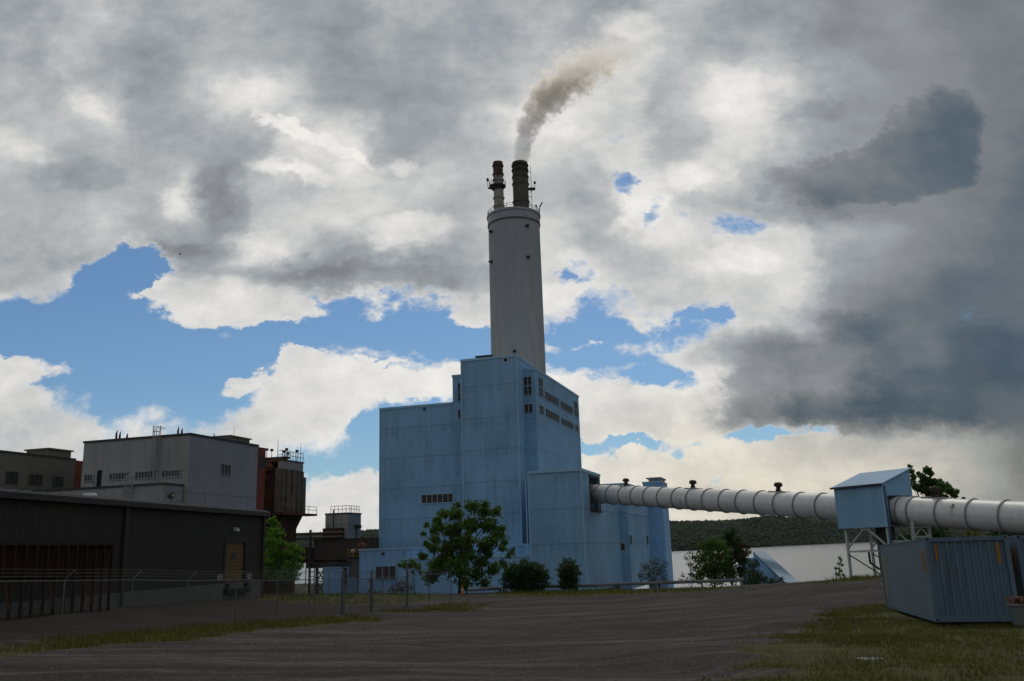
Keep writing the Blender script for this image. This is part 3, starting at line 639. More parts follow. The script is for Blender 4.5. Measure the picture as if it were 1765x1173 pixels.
MB().box(.003, .12, op0 - .2, op0, zo0 - .2, zo1 + .2).box(.003, .12, op1, op1 + .2, zo0 - .2, zo1 + .2).box(.003, .12, op0, op1, zo1, zo1 + .2).box(.003, .5, op0 + .002, op1 - .002, zo0 - .2, zo0).build('opening_frame', M['rust'], tt)
MB().box(uT0 + .5, -.002, wT + .002, wD, BASE, F1.hu(1050, 868, 0.)[1]).build('low_wall', M['blue'], tt)
# low bay behind the tube
lb = F1.thing('crusher_bay', 'lower blue bay with narrow openings right behind the transfer tower, under the tube', 'industrial building')
uD1, zD = F1.hw(1079, 832.3, wD); uD1 = F1.hw(1083, 900, wD)[0]; wD1 = F1.hu(1119, 890, uD1)[0]
MB().box(uD1 - 17, uD1, wD + .01, wD1, BASE, zD).build('bay_wall', M['blue'], lb); trim_box(lb, uD1 - 12.5, uD1, wD + .01, wD1, zD)
zl = F1.hu(1090, 885, uD1)[1]; MB().box(uD1 + .003, uD1 + .1, wD + .05, wD1 - .05, zl, zl + .25).build('wall_flashing', M['blue_trim'], lb)
vent_side(F1, lb, uD1, (1084.5, 922), (1088.5, 938), 1, name='slot_window'); vent_side(F1, lb, uD1, (1113.5, 923), (1117, 938), 1, name='slot_window')
u_, z_ = F1.hw(1073.5, 942, wD); f_ = MB().box(u_ - .55, u_ + .55, wD - .12, wD + .005, z_ - .75, z_ + .75).build('small_window', M['white_steel'], lb); MB().box(u_ - .4, u_ + .4, wD - .15, wD - .122, z_ - .6, z_ + .6).build('window_pane', M['louvre'], f_)
hb = F1.thing('hopper_tower', 'slim blue tower with a flat grey roof cap at the right end of the plant', 'industrial building')
wC = wD1 + .3; uC1, zC = F1.hw(1141.5, 829, wC); uC1 = F1.hw(1143, 880, wC)[0]; wC1 = F1.hu(1154, 900, uC1)[0]
uC0 = F1.hw(1107.5, 831, wC)[0]
MB().box(uC0, uC1, wC, wC1, BASE - 6, zC).build('tower_wall', M['blue_low'], hb); trim_box(hb, uC0, uC1, wC, wC1, zC)
ua, ub = F1.hw(1118, 826, wC + 1)[0], F1.hw(1138, 826, wC + 1)[0]
MB().box(ua, ub, wC + .8, wC1 - .6, zC + .06, zC + .7).box(ua - .5, ub + .3, wC + .5, wC1 - .4, zC + .7, zC + .95).build('roof_cap', M['steel'], hb)
# annexes
an = F1.thing('low_annex', 'low light blue annex along the foot of the boiler house, behind the leafy tree', 'industrial building')
uA0, zA = F1.hw(619.5, 946.5, 5.); 
MB().box(uA0, uT0 - .2, 5., wS - .01, BASE - 1, zA).build('rear_wall', M['blue_low'], an); MB().box(uA0, uL0 + 2, wS - .01, wH, BASE - 1, zA).build('rear_wall', M['blue_low'], an)
trim_box(an, uA0, uT0 - .3, 5., wS - .4, zA, h=.25)
uB0, zB = F1.hw(689, 962, .6)
MB().box(uB0, uT0 - .12, .6, 5., BASE - 1, zB).build('front_wall', M['blue_low'], an); trim_box(an, uB0, uT0 - .26, .6, 4.8, zB, h=.3)
MB().box(uB0 - .1, uB0 + .1, .5, .6, BASE, zB - .31).build('corner_trim', M['blue_trim'], an)
vent_front(F1, an, 5., (648, 976), (683, 998.5), 3, 'louvre_grey', fr=.12)
u_, z_ = F1.hw(661, 953.5, 5.); MB().box(u_ - .2, u_ + .2, 4.75, 4.997, z_ - .2, z_ + .2).build('wall_lamp', M['dksteel'], an)
# foreground blue shed at left of annex
sh = F1.thing('pump_shed', 'small flat blue shed in front of the brown conveyor gallery', 'shed')
u0_, z0_ = F1.hw(557.5, 978, 9.); u1_, _ = F1.hw(588.5, 990, 9.); MB().box(u0_, u1_, 9., 13., BASE - 1, z0_).build('shed_wall', M['blue_low'], sh)
u2_, _ = F1.hw(619, 990, 10.); MB().box(u1_ + .01, uA0 - .05 if uA0 > u1_ else u2_, 10., 14., BASE - 1, z0_ - .1).build('shed_wall', M['blue'], sh)
u3, z3_ = F1.hw(597, 990, 10.); MB().box(u3 - .9, u3 + .1, 9.9, 9.997, z3_ - 1.8, z3_ + 1.2).build('door', M['dksteel'], sh)
trim_box(sh, u0_, u1_, 9., 13., z0_, h=.15)

# ------------------------------------------------------------------ stack
pS = P(889.5, 500, 205); ST = Vector((pS.x, pS.y, 0))
st = thing('smokestack', 'huge pale grey concrete stack with two dark flues rising from its top', 'chimney', ST)
def rad(px0, px1, py): a, b = P(px0, py, 205), P(px1, py, 205); return (b - a).length / 2
rT = rad(843.5, 931.5, 375) * 1.0; rB = rad(846.5, 939.5, 600)
zTop = P(888, 356, 205 - rT).z; zB_ = P(892, 600, 205).z; k_ = (rB - rT) / (zTop - zB_)
r0 = rT + k_ * (zTop + 6)
print('stack', rT, rB, zTop, zB_)
def shell(prof, n=64): return MB().lathe(prof, n=n)
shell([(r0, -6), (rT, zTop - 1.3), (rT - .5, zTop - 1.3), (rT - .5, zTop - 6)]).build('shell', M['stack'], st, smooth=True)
shell([(rT + .02, zTop - 2.5), (rT + .14, zTop - 2.5), (rT + .14, zTop - .6), (rT + .35, zTop - .55), (rT + .35, zTop), (rT - .5, zTop), (0.01, zTop - .1)]).build('rim', M['steel'], st, smooth=True)
shell([(rT + .03, zTop - 2.75), (rT + .2, zTop - 2.75), (rT + .2, zTop - 2.5), (rT + .03, zTop - 2.5)]).build('rim_band', M['dksteel'], st)
rl = MB()
for z in (.55, 1.1): 
    for k in range(48): a0, a1 = 2 * math.pi * k / 48, 2 * math.pi * (k + 1) / 48; rr = rT + .1; rl.tube((rr * math.cos(a0), rr * math.sin(a0), zTop + z), (rr * math.cos(a1), rr * math.sin(a1), zTop + z), .05, n=5, cap=False)
for k in range(24): a0 = 2 * math.pi * k / 24; rr = rT + .1; rl.tube((rr * math.cos(a0), rr * math.sin(a0), zTop), (rr * math.cos(a0), rr * math.sin(a0), zTop + 1.1), .06, n=5)
rl.build('guard_rail', M['dksteel'], st)
for px, py in ((848, 399), (908, 389), (848, 451), (909.5, 443), (887, 605)):
    d = ray(px, py); a = d.x ** 2 + d.y ** 2; q = CAM - ST; b = 2 * (q.x * d.x + q.y * d.y); c = q.x ** 2 + q.y ** 2 - rT ** 2; disc = b * b - 4 * a * c
    t_ = (-b - math.sqrt(max(disc, 0))) / (2 * a); h = CAM + d * t_ - ST; n_ = Vector((h.x, h.y, 0)).normalized()
    MB().beam(h - n_ * .4, h + n_ * .35, .7, .6).beam(h + n_ * .36, h + n_ * .9, .35, .35).build('obstruction_light', M['dksteel'], st)
def flue(pxa, pxb, pyt, Yf, name, ma, bands, n=28, label=None):
    a, b = P(pxa, pyt, Yf), P(pxb, pyt, Yf); c = (a + b) / 2 - ST; r = (b - a).length / 2; zt = P((pxa + pxb) / 2, pyt - 3, Yf - r).z
    f_ = MB().lathe([(r, zTop - .2), (r, zt), (r - .25, zt), (r - .25, zt - 5), (0.01, zt - 5)], (c.x, c.y, 0), n).build(name, ma, st, smooth=True, label=label)
    for zb in bands:
        z = P((pxa + pxb) / 2, zb, Yf - r).z; MB().lathe([(r + .01, z - .18), (r + .2, z - .18), (r + .2, z + .12), (r + .01, z + .12)], (c.x, c.y, 0), n).build('band', ma, f_)
    return f_, c, r, zt
mA = mat('brown_flue', _flue((.36, .33, .30, 1), (.085, .05, .042, 1), P(858, 312, 204).z, P(858, 300, 204).z), .8); mB_ = mat('olive_flue', _flue((.11, .105, .075, 1), (.05, .047, .034, 1), P(895, 320, 205).z, P(895, 285, 205).z), .75)
fa, ca_, ra_, za_ = flue(849.5, 866.5, 279, 204, 'narrow_flue', mA, (282, 297, 307, 338, 352), label='narrow flue, rusty brown above and pale below')
fb, cb_, rb_, zb2 = flue(882.5, 909.2, 278, 206, 'wide_flue', mB_, (280, 288, 300, 312, 343), label='wide dark olive flue with smoke coming out')
zp = P(858, 318, 203).z; MB().lathe([(ra_ + .02, zp - 1.0), (ra_ + .1, zp - 1.0), (ra_ + .85, zp - .25), (ra_ + .85, zp), (ra_ + .02, zp)], (ca_.x - .25, ca_.y - .2, 0), 20).build('platform', M['dksteel'], fa)
pr = MB()
for k in range(16):
    a0, a1 = 2 * math.pi * k / 16, 2 * math.pi * (k + 1) / 16; rr = ra_ + .8; q0 = (ca_.x - .25 + rr * math.cos(a0), ca_.y - .2 + rr * math.sin(a0)); q1 = (ca_.x - .25 + rr * math.cos(a1), ca_.y - .2 + rr * math.sin(a1))
    for z in (.55, 1.1): pr.tube((*q0, zp + z), (*q1, zp + z), .035, n=4, cap=False)
    pr.tube((*q0, zp), (*q0, zp + 1.1), .04, n=4)
pr.build('platform_rail', M['dksteel'], fa)
pb = Vector((ca_.x - ra_ - 1.4, ca_.y - .3, zp)); MB().tube(pb + Vector((0, 0, -.6)), pb + Vector((0, 0, 1.3)), .06, n=5).lathe([(.01, 1.3), (.3, 1.35), (.32, 1.9), (.2, 2.1), (.01, 2.1)], pb, 10).beam(pb + Vector((0, 0, -.5)), pb + Vector((1.2, .2, -.7)), .3, .3).build('beacon_lamp', M['dksteel'], fa)
lx, ly = cb_.x + rb_ + .7, cb_.y - .3; ld = MB()
for dy in (-.25, .25): ld.tube((lx, ly + dy, zTop), (lx, ly + dy, zb2 - 1), .05, n=4)
z = zTop
while z < zb2 - 1: ld.tube((lx, ly - .25, z), (lx, ly + .25, z), .03, n=4, cap=False); z += .5
z = zTop + 1
while z < zb2 - 1: ld.beam((lx, ly, z), (cb_.x + rb_ - .05, ly + .2, z), .1, .1); z += 2.2
ld.build('ladder', M['dksteel'], fb)
zq = P(912, 323, 205).z; MB().box(lx - .7, lx + 1.0, ly - .8, ly + .8, zq - .15, zq).beam((lx - .5, ly, zq - 1), (lx + .9, ly, zq - .1), .1, .1).tube((lx + .9, ly, zq), (lx + .9, ly, zq + 1.2), .05, n=5).lathe([(.01, 1.2), (.28, 1.3), (.3, 1.75), (.18, 1.95), (.01, 1.95)], (lx + .9, ly, zq), 10).build('beacon_lamp', M['dksteel'], fb)
q = P(912, 345, 203) - ST; rr = rT - .3; MB().tube((lx + 1.7, ly, zTop), (lx + 1.9, ly, zTop + 2.7), .12, n=6).beam((lx + 1.9, ly, zTop + 2.6), (lx + 2.6, ly - .2, zTop + 3.7), .25, .25).build('davit_arm', M['dksteel'], st)
q = P(926, 352, 203) - ST; MB().tube((q.x, q.y, zTop - .3), (q.x, q.y, zTop + 1.5), .05, n=5).lathe([(.01, 1.5), (.25, 1.6), (.25, 2.0), (.01, 2.1)], (q.x - .3, q.y, zTop), 8).build('beacon_lamp', M['dksteel'], st)

# ------------------------------------------------------------------ smoke from the wide flue
top = ST + Vector((cb_.x, cb_.y, zb2 - .6))
path = [top] + [P(px, py, Y) for px, py, Y in ((899, 262, 205), (905, 240, 205), (912, 215, 205), (925, 190, 205), (944, 165, 205), (966, 142, 206), (992, 125, 207), (1020, 105, 208), (1050, 84, 209), (1085, 62, 210))]
rads = [rb_ - .26, rb_ + .8, rb_ + 2.4, rb_ + 4.0, rb_ + 5.5, rb_ + 6.8, rb_ + 8.0, rb_ + 8.8, rb_ + 9.4, rb_ + 9.6, rb_ + 9.6]
sm = MB(); NR = 28; vs = []
def catmull(a, b, c, d, t_): return .5 * ((2 * b) + (c - a) * t_ + (2 * a - 5 * b + 4 * c - d) * t_ ** 2 + (3 * b - a - 3 * c + d) * t_ ** 3)
pts, rs = [], []
for i in range(len(path) - 1):
    for j in range(6):
        t_ = j / 6; g = lambda L, k: L[min(max(k, 0), len(L) - 1)]
        pts.append(catmull(g(path, i - 1), path[i], path[i + 1], g(path, i + 2), t_)); rs.append(catmull(g(rads, i - 1), rads[i], rads[i + 1], g(rads, i + 2), t_))
pts.append(path[-1]); rs.append(rads[-1] * .8)
for i, (p, r) in enumerate(zip(pts, rs)):
    d = (pts[min(i + 1, len(pts) - 1)] - pts[max(i - 1, 0)]).normalized(); a = d.cross(Vector((0, 1, 0))).normalized(); b = d.cross(a)
    if i == 0: a, b = Vector((1, 0, 0)), Vector((0, 1, 0))
    for k in range(NR):
        th = 2 * math.pi * k / NR; n_ = a * math.cos(th) + b * math.sin(th)
        vs.append(p + n_ * r)
n_r = len(pts)
sm.add(vs, [(j * NR + i, j * NR + (i + 1) % NR, (j + 1) * NR + (i + 1) % NR, (j + 1) * NR + i) for j in range(n_r - 1) for i in range(NR)] + [tuple(range(NR))[::-1], tuple(range((n_r - 1) * NR, n_r * NR))])
mS = bpy.data.materials.new('smoke'); mS.use_nodes = True; t = NT(mS.node_tree); smo = sm.build('smoke_plume', mS, smooth=True); smo.visible_shadow = True
me = smo.data; atl = me.attributes.new('dummy', 'FLOAT', 'POINT')
# density: distance from a bent axis approximated by segments, in object space
p = obj_co(t); axis_d = None; along = None
wn_ = t.noise(p, .16, 4, .55, col=True); wn3 = t.noise(p, .55, 5, .6, col=True)
wsc = t.ss(t.xyz(p)[2], path[0].z - .5, path[0].z + 8, .12, 1.)
pw = t.vm('ADD', p, t.vm('SCALE', t.vm('ADD', t.vm('SCALE', t.vm('SUBTRACT', wn_, (.5, .5, .5)), inp={'Scale': 7.0}), t.vm('SCALE', t.vm('SUBTRACT', wn3, (.5, .5, .5)), inp={'Scale': 4.2})), inp={'Scale': wsc}))
dist = None; NS = 8; tot = 0.; zlast = None
seg = [path[0] + Vector((0, 0, -3)), path[1], path[3], path[5], path[7], path[10]]; sr = [1.0, 1.0, 1.22, 1.3, 1.25, .9]; rr_ = [rb_ * 1.05, rb_ * 1.15, rb_ + 1.3, rb_ + 2.6, rb_ + 3.8, rb_ + 4.0]
for i in range(len(seg) - 1):
    A, B = seg[i], seg[i + 1]; AB = B - A; pa = t.vm('SUBTRACT', pw, tuple(A)); dot = t.n('ShaderNodeVectorMath', pa, tuple(AB), operation='DOT_PRODUCT', out=1)
    h = t.m('MULTIPLY', dot, 1 / AB.length_squared, clamp=True)
    q = t.vm('SUBTRACT', pa, t.vm('SCALE', tuple(AB), inp={'Scale': h})); L = t.n('ShaderNodeVectorMath', q, operation='LENGTH', out=1)
    rad_ = t.lin(h, 0., 1., rr_[i], rr_[i + 1]); dd = t.m('SUBTRACT', 1., t.m('DIVIDE', L, rad_))
    dist = dd if dist is None else t.m('MAXIMUM', dist, dd)
z = t.xyz(p)[2]; z0, z1 = path[0].z, path[-1].z
fade = t.mul(t.ss(z, z0 + (z1 - z0) * 1.0, z0 + (z1 - z0) * .30, 0.02, 1.), .6)
n = t.noise(p, .42, 7, .65)
young = t.ss(z, z0 + 9, z0 + .5)
dens = t.mul(t.ss(t.add(t.add(dist, t.mul(young, .25)), t.mul(t.add(n, -.5), t.add(1.7, t.mul(t.ss(z, z0 + 3, z0 + (z1 - z0) * .7), 2.9)))), .08, .28), fade)
dens = t.mul(dens, 1.15)
sunlit_top = t.ss(z, z0 + 4, z0 + (z1 - z0) * .55)
sunlit_side = t.ss(t.m('SUBTRACT', t.xyz(p)[0], t.add(t.mul(t.add(z, -z0), (path[-1].x - path[0].x) / (z1 - z0)), path[0].x)), -3.5, 3.0)
colr = t.mixc(t.m('MAXIMUM', t.mul(sunlit_top, .6), t.mul(sunlit_side, t.ss(z, z0 + 2, z0 + 9))), (.985, .985, .985, 1), (.995, .93, .84, 1))  # warm sunlight on the right and upper smoke, painted as a tan colour
vol = t.n('ShaderNodeVolumePrincipled', inp={'Color': colr, 'Density': dens, 'Anisotropy': .62})
o_ = t.t.nodes.new('ShaderNodeOutputMaterial'); t.t.links.new(vol, o_.inputs['Volume'])
try: mS.cycles.volume_step_rate = .6
except Exception: pass
tag(smo, 'grey smoke with a sunlit tan side drifting up to the right from the wide dark flue', 'smoke', kind='stuff')

# ------------------------------------------------------------------ conveyor tube
D0 = lambda px, py, zc: CAM + ray(px, py) * zc
TA, TB = D0(1030, 850.8, 1520 * 3. / 31.), D0(1748, 890.5, 1520 * 3. / 54.2)
tdir = (TB - TA).normalized(); taz = math.atan2(tdir.x, tdir.y)
print('tube', TA, TB, math.degrees(taz), math.degrees(math.asin(tdir.z)))
def tube_t(px):                                      # distance along the axis at a picture column
    best = min((abs(to_px(TA + tdir * s_)[0] - px), s_) for s_ in np.arange(-10, 110, .05)); return best[1]
t0, t1 = tube_t(1017), 104.
# local x along the tube
xax = tdir; yax = Vector((0, 0, 1)).cross(xax).normalized(); zax = xax.cross(yax); TM = Matrix((xax, yax, zax)).transposed().to_4x4(); TM.translation = TA
ct = thing('conveyor_tube', 'long white ribbed conveyor tube sloping up to the blue plant', 'conveyor tube'); ct.matrix_world = TM
mb = MB(); NS_ = 40; r = 1.5; vs = []
xs_ = np.arange(t0, t1, 1.6)
for x in xs_: vs += [(x, r * math.cos(2 * math.pi * k / NS_), r * math.sin(2 * math.pi * k / NS_)) for k in range(NS_)]
mb.add(vs, [(j * NS_ + i, j * NS_ + (i + 1) % NS_, (j + 1) * NS_ + (i + 1) % NS_, (j + 1) * NS_ + i) for j in range(len(xs_) - 1) for i in range(NS_)]); mb.build('tube_shell', M['tube'], ct, smooth=True)
rings = [1036.5, 1057, 1078.5, 1099.7, 1122, 1146, 1171, 1196.5, 1224, 1252.5, 1282, 1314, 1347, 1382, 1420]
rt = [tube_t(px) for px in rings]; rt += [tube_t(1559.), tube_t(1578.), tube_t(1627.), tube_t(1681.), tube_t(1737.)]; dlast = rt[-1] - rt[-2]; rt += [rt[-1] + dlast * k for k in range(1, 9) if rt[-1] + dlast * k < t1 - .5]
print('rings', [round(a, 1) for a in rt])
for x in rt:
    m_ = MB(); vs = []; prof = [(x - .07, r - .01), (x - .07, r + .13), (x + .07, r + .13), (x + .07, r - .01)]
    for (a, b) in prof: vs += [(a, b * math.cos(2 * math.pi * k / NS_), b * math.sin(2 * math.pi * k / NS_)) for k in range(NS_)]
    m_.add(vs, [(j * NS_ + i, j * NS_ + (i + 1) % NS_, (j + 1) * NS_ + (i + 1) % NS_, (j + 1) * NS_ + i) for j in range(3) for i in range(NS_)]); m_.build('stiffener_ring', M['tube_rib'], ct)
def tube_vent(px, first=None, label=None):
    x = tube_t(px); v_ = MB().lathe([(.38, r - .1), (.26, r + .4), (.28, r + .5), (.3, r + .7)], (x, 0, 0), 14).lathe([(.32, r + .62), (.50, r + .66), (.54, r + .80), (.5, r + 1.02), (.34, r + 1.16), (.01, r + 1.2)], (x, 0, 0), 14)
    v_.box(x - .03, x + .03, -.5, .5, r + .2, r + .28)
    o = v_.build('roof_vent', M['vent_brown'], ct, smooth=True, label=label)
    MB().box(x - 1.4, x + 1.6, -.45, .45, r - .06, r + .07).build('vent_base', M['steel'], o)
for px in (1079, 1194.5, 1342, 1613): tube_vent(px)
# clamp feet under the near part of the tube
def bent(xa, z_bot_px, par):
    pass
# ------------------------------------------------------------------ blue house on legs around the tube
hz0 = Vector((tdir.x, tdir.y, 0)).normalized(); AH = math.atan2(-hz0.y, hz0.x)   # frame with e1 along the tube (towards us)
mid = TA + tdir * tube_t(1505)
FH = Frame(mid - Vector((0, 0, mid.z)) - Vector((math.cos(AH), -math.sin(AH), 0)).cross(Vector((0, 0, 1))) * 0, AH)
off = -2.35                                          # near face lies on the viewer's side of the axis
ul, zt_l = FH.hw(1437.5, 842.5, off); ur, zt_r = FH.hw(1520.5, 832, off); ubl, zbl = FH.hw(1444.5, 912, off); ubr, zbr = FH.hw(1529.5, 906.5, off)
u0h, u1h = (ul + ubl) / 2, (ur + ubr) / 2; zt_, zb_ = (zt_l + zt_r) / 2, (zbl + zbr) / 2
wb, zbk = FH.hu(1567, 809, u1h); print('house', u0h, u1h, zt_, zb_, wb, zbk, zt_l, zt_r, zbl, zbr)
hs = FH.thing('drive_house', 'blue metal drive house with a sloped roof, raised on white legs around the tube', 'conveyor house')
W0, W1 = off, wb
mb = MB()
mb.box(u0h, u1h, W0, W0 + .12, zb_, zt_)             # front
slope = (zbk - zt_) / (W1 - W0)
# right end wall with opening for the tube
zq_ = lambda w_: zt_ + slope * (w_ - W0)
oz1 = FH.hu(1545, 855.5, u1h)[1]; ow0 = FH.hu(1533.5, 880, u1h)[0]; ow1 = min(FH.hu(1568, 870, u1h)[0], W1 - .15)
for uu0, uu1 in ((u1h - .12, u1h), (u0h, u0h + .12)):
    mb.prism([(uu0, W0 + .121, zb_), (uu0, ow0, zb_), (uu0, ow0, zq_(ow0)), (uu0, W0 + .121, zq_(W0 + .121))], (uu0, 0, 0), (uu1, 0, 0))
    mb.prism([(uu0, ow0, oz1), (uu0, ow1, oz1), (uu0, ow1, zq_(ow1)), (uu0, ow0, zq_(ow0))], (uu0, 0, 0), (uu1, 0, 0))
    mb.prism([(uu0, ow1, zb_), (uu0, W1, zb_), (uu0, W1, zq_(W1)), (uu0, ow1, zq_(ow1))], (uu0, 0, 0), (uu1, 0, 0))
mb.box(u0h + .12, u1h - .12, W1 - .12, W1 - .002, zb_, zbk)
M['house'] = siding('house_siding', (.235, .42, .60), .30, (), .1, .02, rib_dark=.06)
mb.build('wall', M['house'], hs)
M['house_roof'] = siding('house_roof', (.22, .38, .56), .45, (), .1, .03)
e = .25; n_ = Vector((0, -slope, 1)).normalized() * .12
mb = MB().prism([(u0h - e, W0 - e, zq_(W0 - e) + .02), (u0h - e, W1 + e, zq_(W1 + e) + .02), (u0h - e, W1 + e, zq_(W1 + e) + .14), (u0h - e, W0 - e, zq_(W0 - e) + .14)], (u0h - e, 0, 0), (u1h + e * .6, 0, 0)); mb.build('roof', M['house_roof'], hs)
MB().box(u0h - e, u1h + e * .6, W0 - e - .1, W0 - e - .002, zq_(W0 - e) - .06, zq_(W0 - e) + .15).build('gutter', M['dksteel'], hs)
MB().box(u1h - .15, u1h + .08, W0 - .08, W0 - .002, zb_, zt_ - .1).build('corner_trim', M['blue_trim'], hs)
MB().box(u1h + .08, u1h + .26, W0 - .05, W0 + .1, gz(*FH.pt(u1h + .1, W0, 0)[:2]) - .3, zt_ - .2).build('downpipe', painted('downpipe_blue', (.05, .12, .2)), hs)
MB().box(u1h + .002, u1h + .06, ow0 - .12, ow0, zb_, oz1 + .12).box(u1h + .002, u1h + .06, ow0, ow1, oz1, oz1 + .12).build('opening_frame', M['dksteel'], hs)
MB().box(u0h + .2, u1h - .2, W0 + .2, W1 - .2, zb_ + .02, zb_ + .14).build('floor_deck', M['steel'], hs)
# legs
legs = []
def leg(u_, w_, ztop, name='leg', mm='white_steel', wd=.24):
    g = FH.pt(u_, w_, 0); zg = gz(g.x, g.y) - .3
    return MB().box(u_ - wd / 2, u_ + wd / 2, w_ - wd / 2, w_ + wd / 2, zg, ztop).box(u_ - wd, u_ + wd, w_ - wd, w_ + wd, zg, zg + .42).build(name, M[mm], hs), zg
uA_, uB_ = u0h + .75, u1h - .35; wf, wk = W0 + .35, W1 - .4
ztop = zb_ - .02; zg = None
for (a, b) in ((uA_, wf), (uB_, wf), (uA_, wk), (uB_, wk)): zg = leg(a, b, ztop)[1]
br = MB()
zm = ztop - 2.5
br.beam((uA_, wf, zm), (uB_, wf, zm), .2, .2); br.beam((uA_, wk, zm), (uB_, wk, zm), .2, .2); br.beam((uA_, wf, zm), (uA_, wk, zm), .18, .18); br.beam((uB_, wf, zm), (uB_, wk, zm), .18, .18)
um = (uA_ + uB_) / 2
br.beam((uA_ + .1, wf, zm + .4), (um - .3, wf, ztop - .15), .16, .16); br.beam((uB_ - .1, wf, zm + .4), (um + .3, wf, ztop - .15), .16, .16); br.box(um - .7, um + .7, wf - .1, wf + .1, ztop - .25, ztop - .02)
br.beam((uA_ + .1, wk, zm + .4), (um - .3, wk, ztop - .15), .14, .14); br.beam((uB_ - .1, wk, zm + .4), (um + .3, wk, ztop - .15), .14, .14)
br.build('cross_bracing', M['white_steel'], hs)
MB().beam((uA_, wf, zm - .3), (uB_, wf, zg + .5), .1, .1).beam((uA_, wk, zm - .3), (uB_, wk, zg + .5), .1, .1).build('brace_rod', M['dksteel'], hs)
MB().box(um + .2, um + 1.6, wf + 1.2, wf + 2.6, zg, zb_ - .02).tube((um - .5, wf + .6, zm), (um - .5, wf + .6, zm - 1.2), .12).tube((um - .5, wf + .6, zm - 1.2), (um + .6, wf + .6, zm - 1.9), .12).build('chute', M['dksteel'], hs)
# trestle under the tube right of the house
tr = thing('pipe_trestle', 'pale steel trestle holding the white tube right of the blue drive house', 'steel trestle', (0, 0, 0))
tp = TA + tdir * tube_t(1583); perp = Vector((-hz0.y, hz0.x, 0)); 
tb = MB(); feet = []
for s_ in (-1, 1):
    tb_ = MB(); ptop = tp + perp * s_ * 1.25 + Vector((0, 0, -.95)); zf = gz(ptop.x, ptop.y); tb_.beam(ptop, (ptop.x + perp.x * s_ * .3, ptop.y + perp.y * s_ * .3, zf - .2), .26, .26); tb_.build('leg', M['white_steel'], tr); feet.append((ptop, zf))
a, b = feet[0][0], feet[1][0]; zc = tp.z - 1.5
MB().beam(Vector((a.x, a.y, zc - 1.1)), Vector((b.x, b.y, zc - 1.1)), .22, .22).beam(Vector((a.x, a.y, zc - .1)), Vector((b.x, b.y, zc - .1)), .2, .2).beam(Vector((a.x, a.y, zc - 1.2)), Vector((tp.x, tp.y, zc - .2)), .14, .14).beam(Vector((b.x, b.y, zc - 1.2)), Vector((tp.x, tp.y, zc - .2)), .14, .14).build('cross_bracing', M['white_steel'], tr)
hu_ = FH.pt(u1h, W0 + .5, 0)
q0 = Vector((hu_.x, hu_.y, zc - 1.5)); q1 = Vector((a.x, a.y, zc - 1.5)) if (a - q0).length < (b - q0).length else Vector((b.x, b.y, zc - 1.5))
MB().beam(q0, q1, .18, .18).beam(q0 + Vector((0, 0, -1.3)), q1.lerp(q0, .45), .14, .14).build('strut', M['white_steel'], tr)
# ------------------------------------------------------------------ brown metal building at left
B1 = P(455, 879.5, 72.5); zr = B1.z; B0 = PZ(0, 841.5, zr); azb = math.atan2(B1.x - B0.x, B1.y - B0.y)
FB = Frame(B1, azb); zgn = gz(B1.x, B1.y)
print('brown', B0, B1, math.degrees(azb), 'len', (B1 - B0).length)
bb = FB.thing('warehouse', 'long dark brown ribbed metal warehouse on a concrete base at the left', 'warehouse')
LW = (B1 - B0).length + 26
zc_ = FB.hu(410, 1003, 0.)[1]
wd0, zd0 = FB.hu(385.5, 1002, 0.); wd1, _ = FB.hu(421, 1002, 0.); zd1 = FB.hu(403, 932, 0.)[1]; zd0 = zc_ - .15
mb = MB(); mb.box(-18, 0, -LW, wd0, zc_, zr - .05).box(-18, 0, wd1, 0, zc_, zr - .05).box(-18, 0, wd0, wd1, zd1, zr - .05).box(-18, -.25, wd0, wd1, zc_, zd1); mb.build('wall', M['brown'], bb)
MB().box(-18, .12, -LW, -.002, -6, zc_).build('concrete_base', M['concrete'], bb)
rf = MB(); rf.prism([(.45, -LW, zr - .10), (-9, -LW, zr + .15), (-9, -LW, zr + .08), (.45, -LW, zr - .165)], (0, -LW, 0), (0, .25, 0)); rf.prism([(-9, -LW, zr + .15), (-18.3, -LW, zr - .1), (-18.3, -LW, zr - .22), (-9, -LW, zr + .03)], (0, -LW, 0), (0, .25, 0))
w_ = -LW + .3
while w_ < .2: rf.prism([(.46, w_, zr - .10), (.46, w_, zr - .02), (-8.9, w_, zr + .23), (-8.9, w_, zr + .15)], (0, 0, 0), (0, .09, 0)); w_ += 1.05
rf.build('roof', M['roof_pale'], bb)
MB().box(.28, .47, -LW, .25, zr - .48, zr - .172).build('gutter', M['brown_trim'], bb)
for px in (212, 452):
    w_, _ = FB.hu(px, 940, 0.); MB().box(.01, .16, w_ - .13, w_ + .13, zgn - 1, zr - .3).build('downpipe', M['brown_trim'], bb)
w_, _ = FB.hu(218, 940, 0.); MB().box(.003, .05, w_ - .1, w_ + .1, zc_, zr - .3).build('wall_joint', M['brown_trim'], bb)
dr = MB().box(-.2, -.12, wd0 + .1, wd1 - .1, zd0 + .2, zd1 - .1).build('rollup_door', M['door'], bb); MB().box(-.115, -.09, (wd0 + wd1) / 2 - .35, (wd0 + wd1) / 2 + .35, zd1 - 1.3, zd1 - .9).build('door_window', M['glass'], dr)
MB().box(-.24, .06, wd0 - .18, wd0 + .098, zc_, zd1 + .2).box(-.24, .06, wd1 - .098, wd1 + .18, zc_, zd1 + .2).box(-.24, .06, wd0 + .1, wd1 - .1, zd1 - .098, zd1 + .2).build('door_frame', M['brown_trim'], bb)
MB().box(.13, .45, wd0 - .2, wd1 + .2, zc_ - .75, zc_ - .4).box(.13, .35, wd0, wd0 + .25, zc_ - .4, zc_ - .05).box(.13, .35, wd1 - .25, wd1, zc_ - .4, zc_ - .05).build('dock_bumper', M['rubber'], bb)
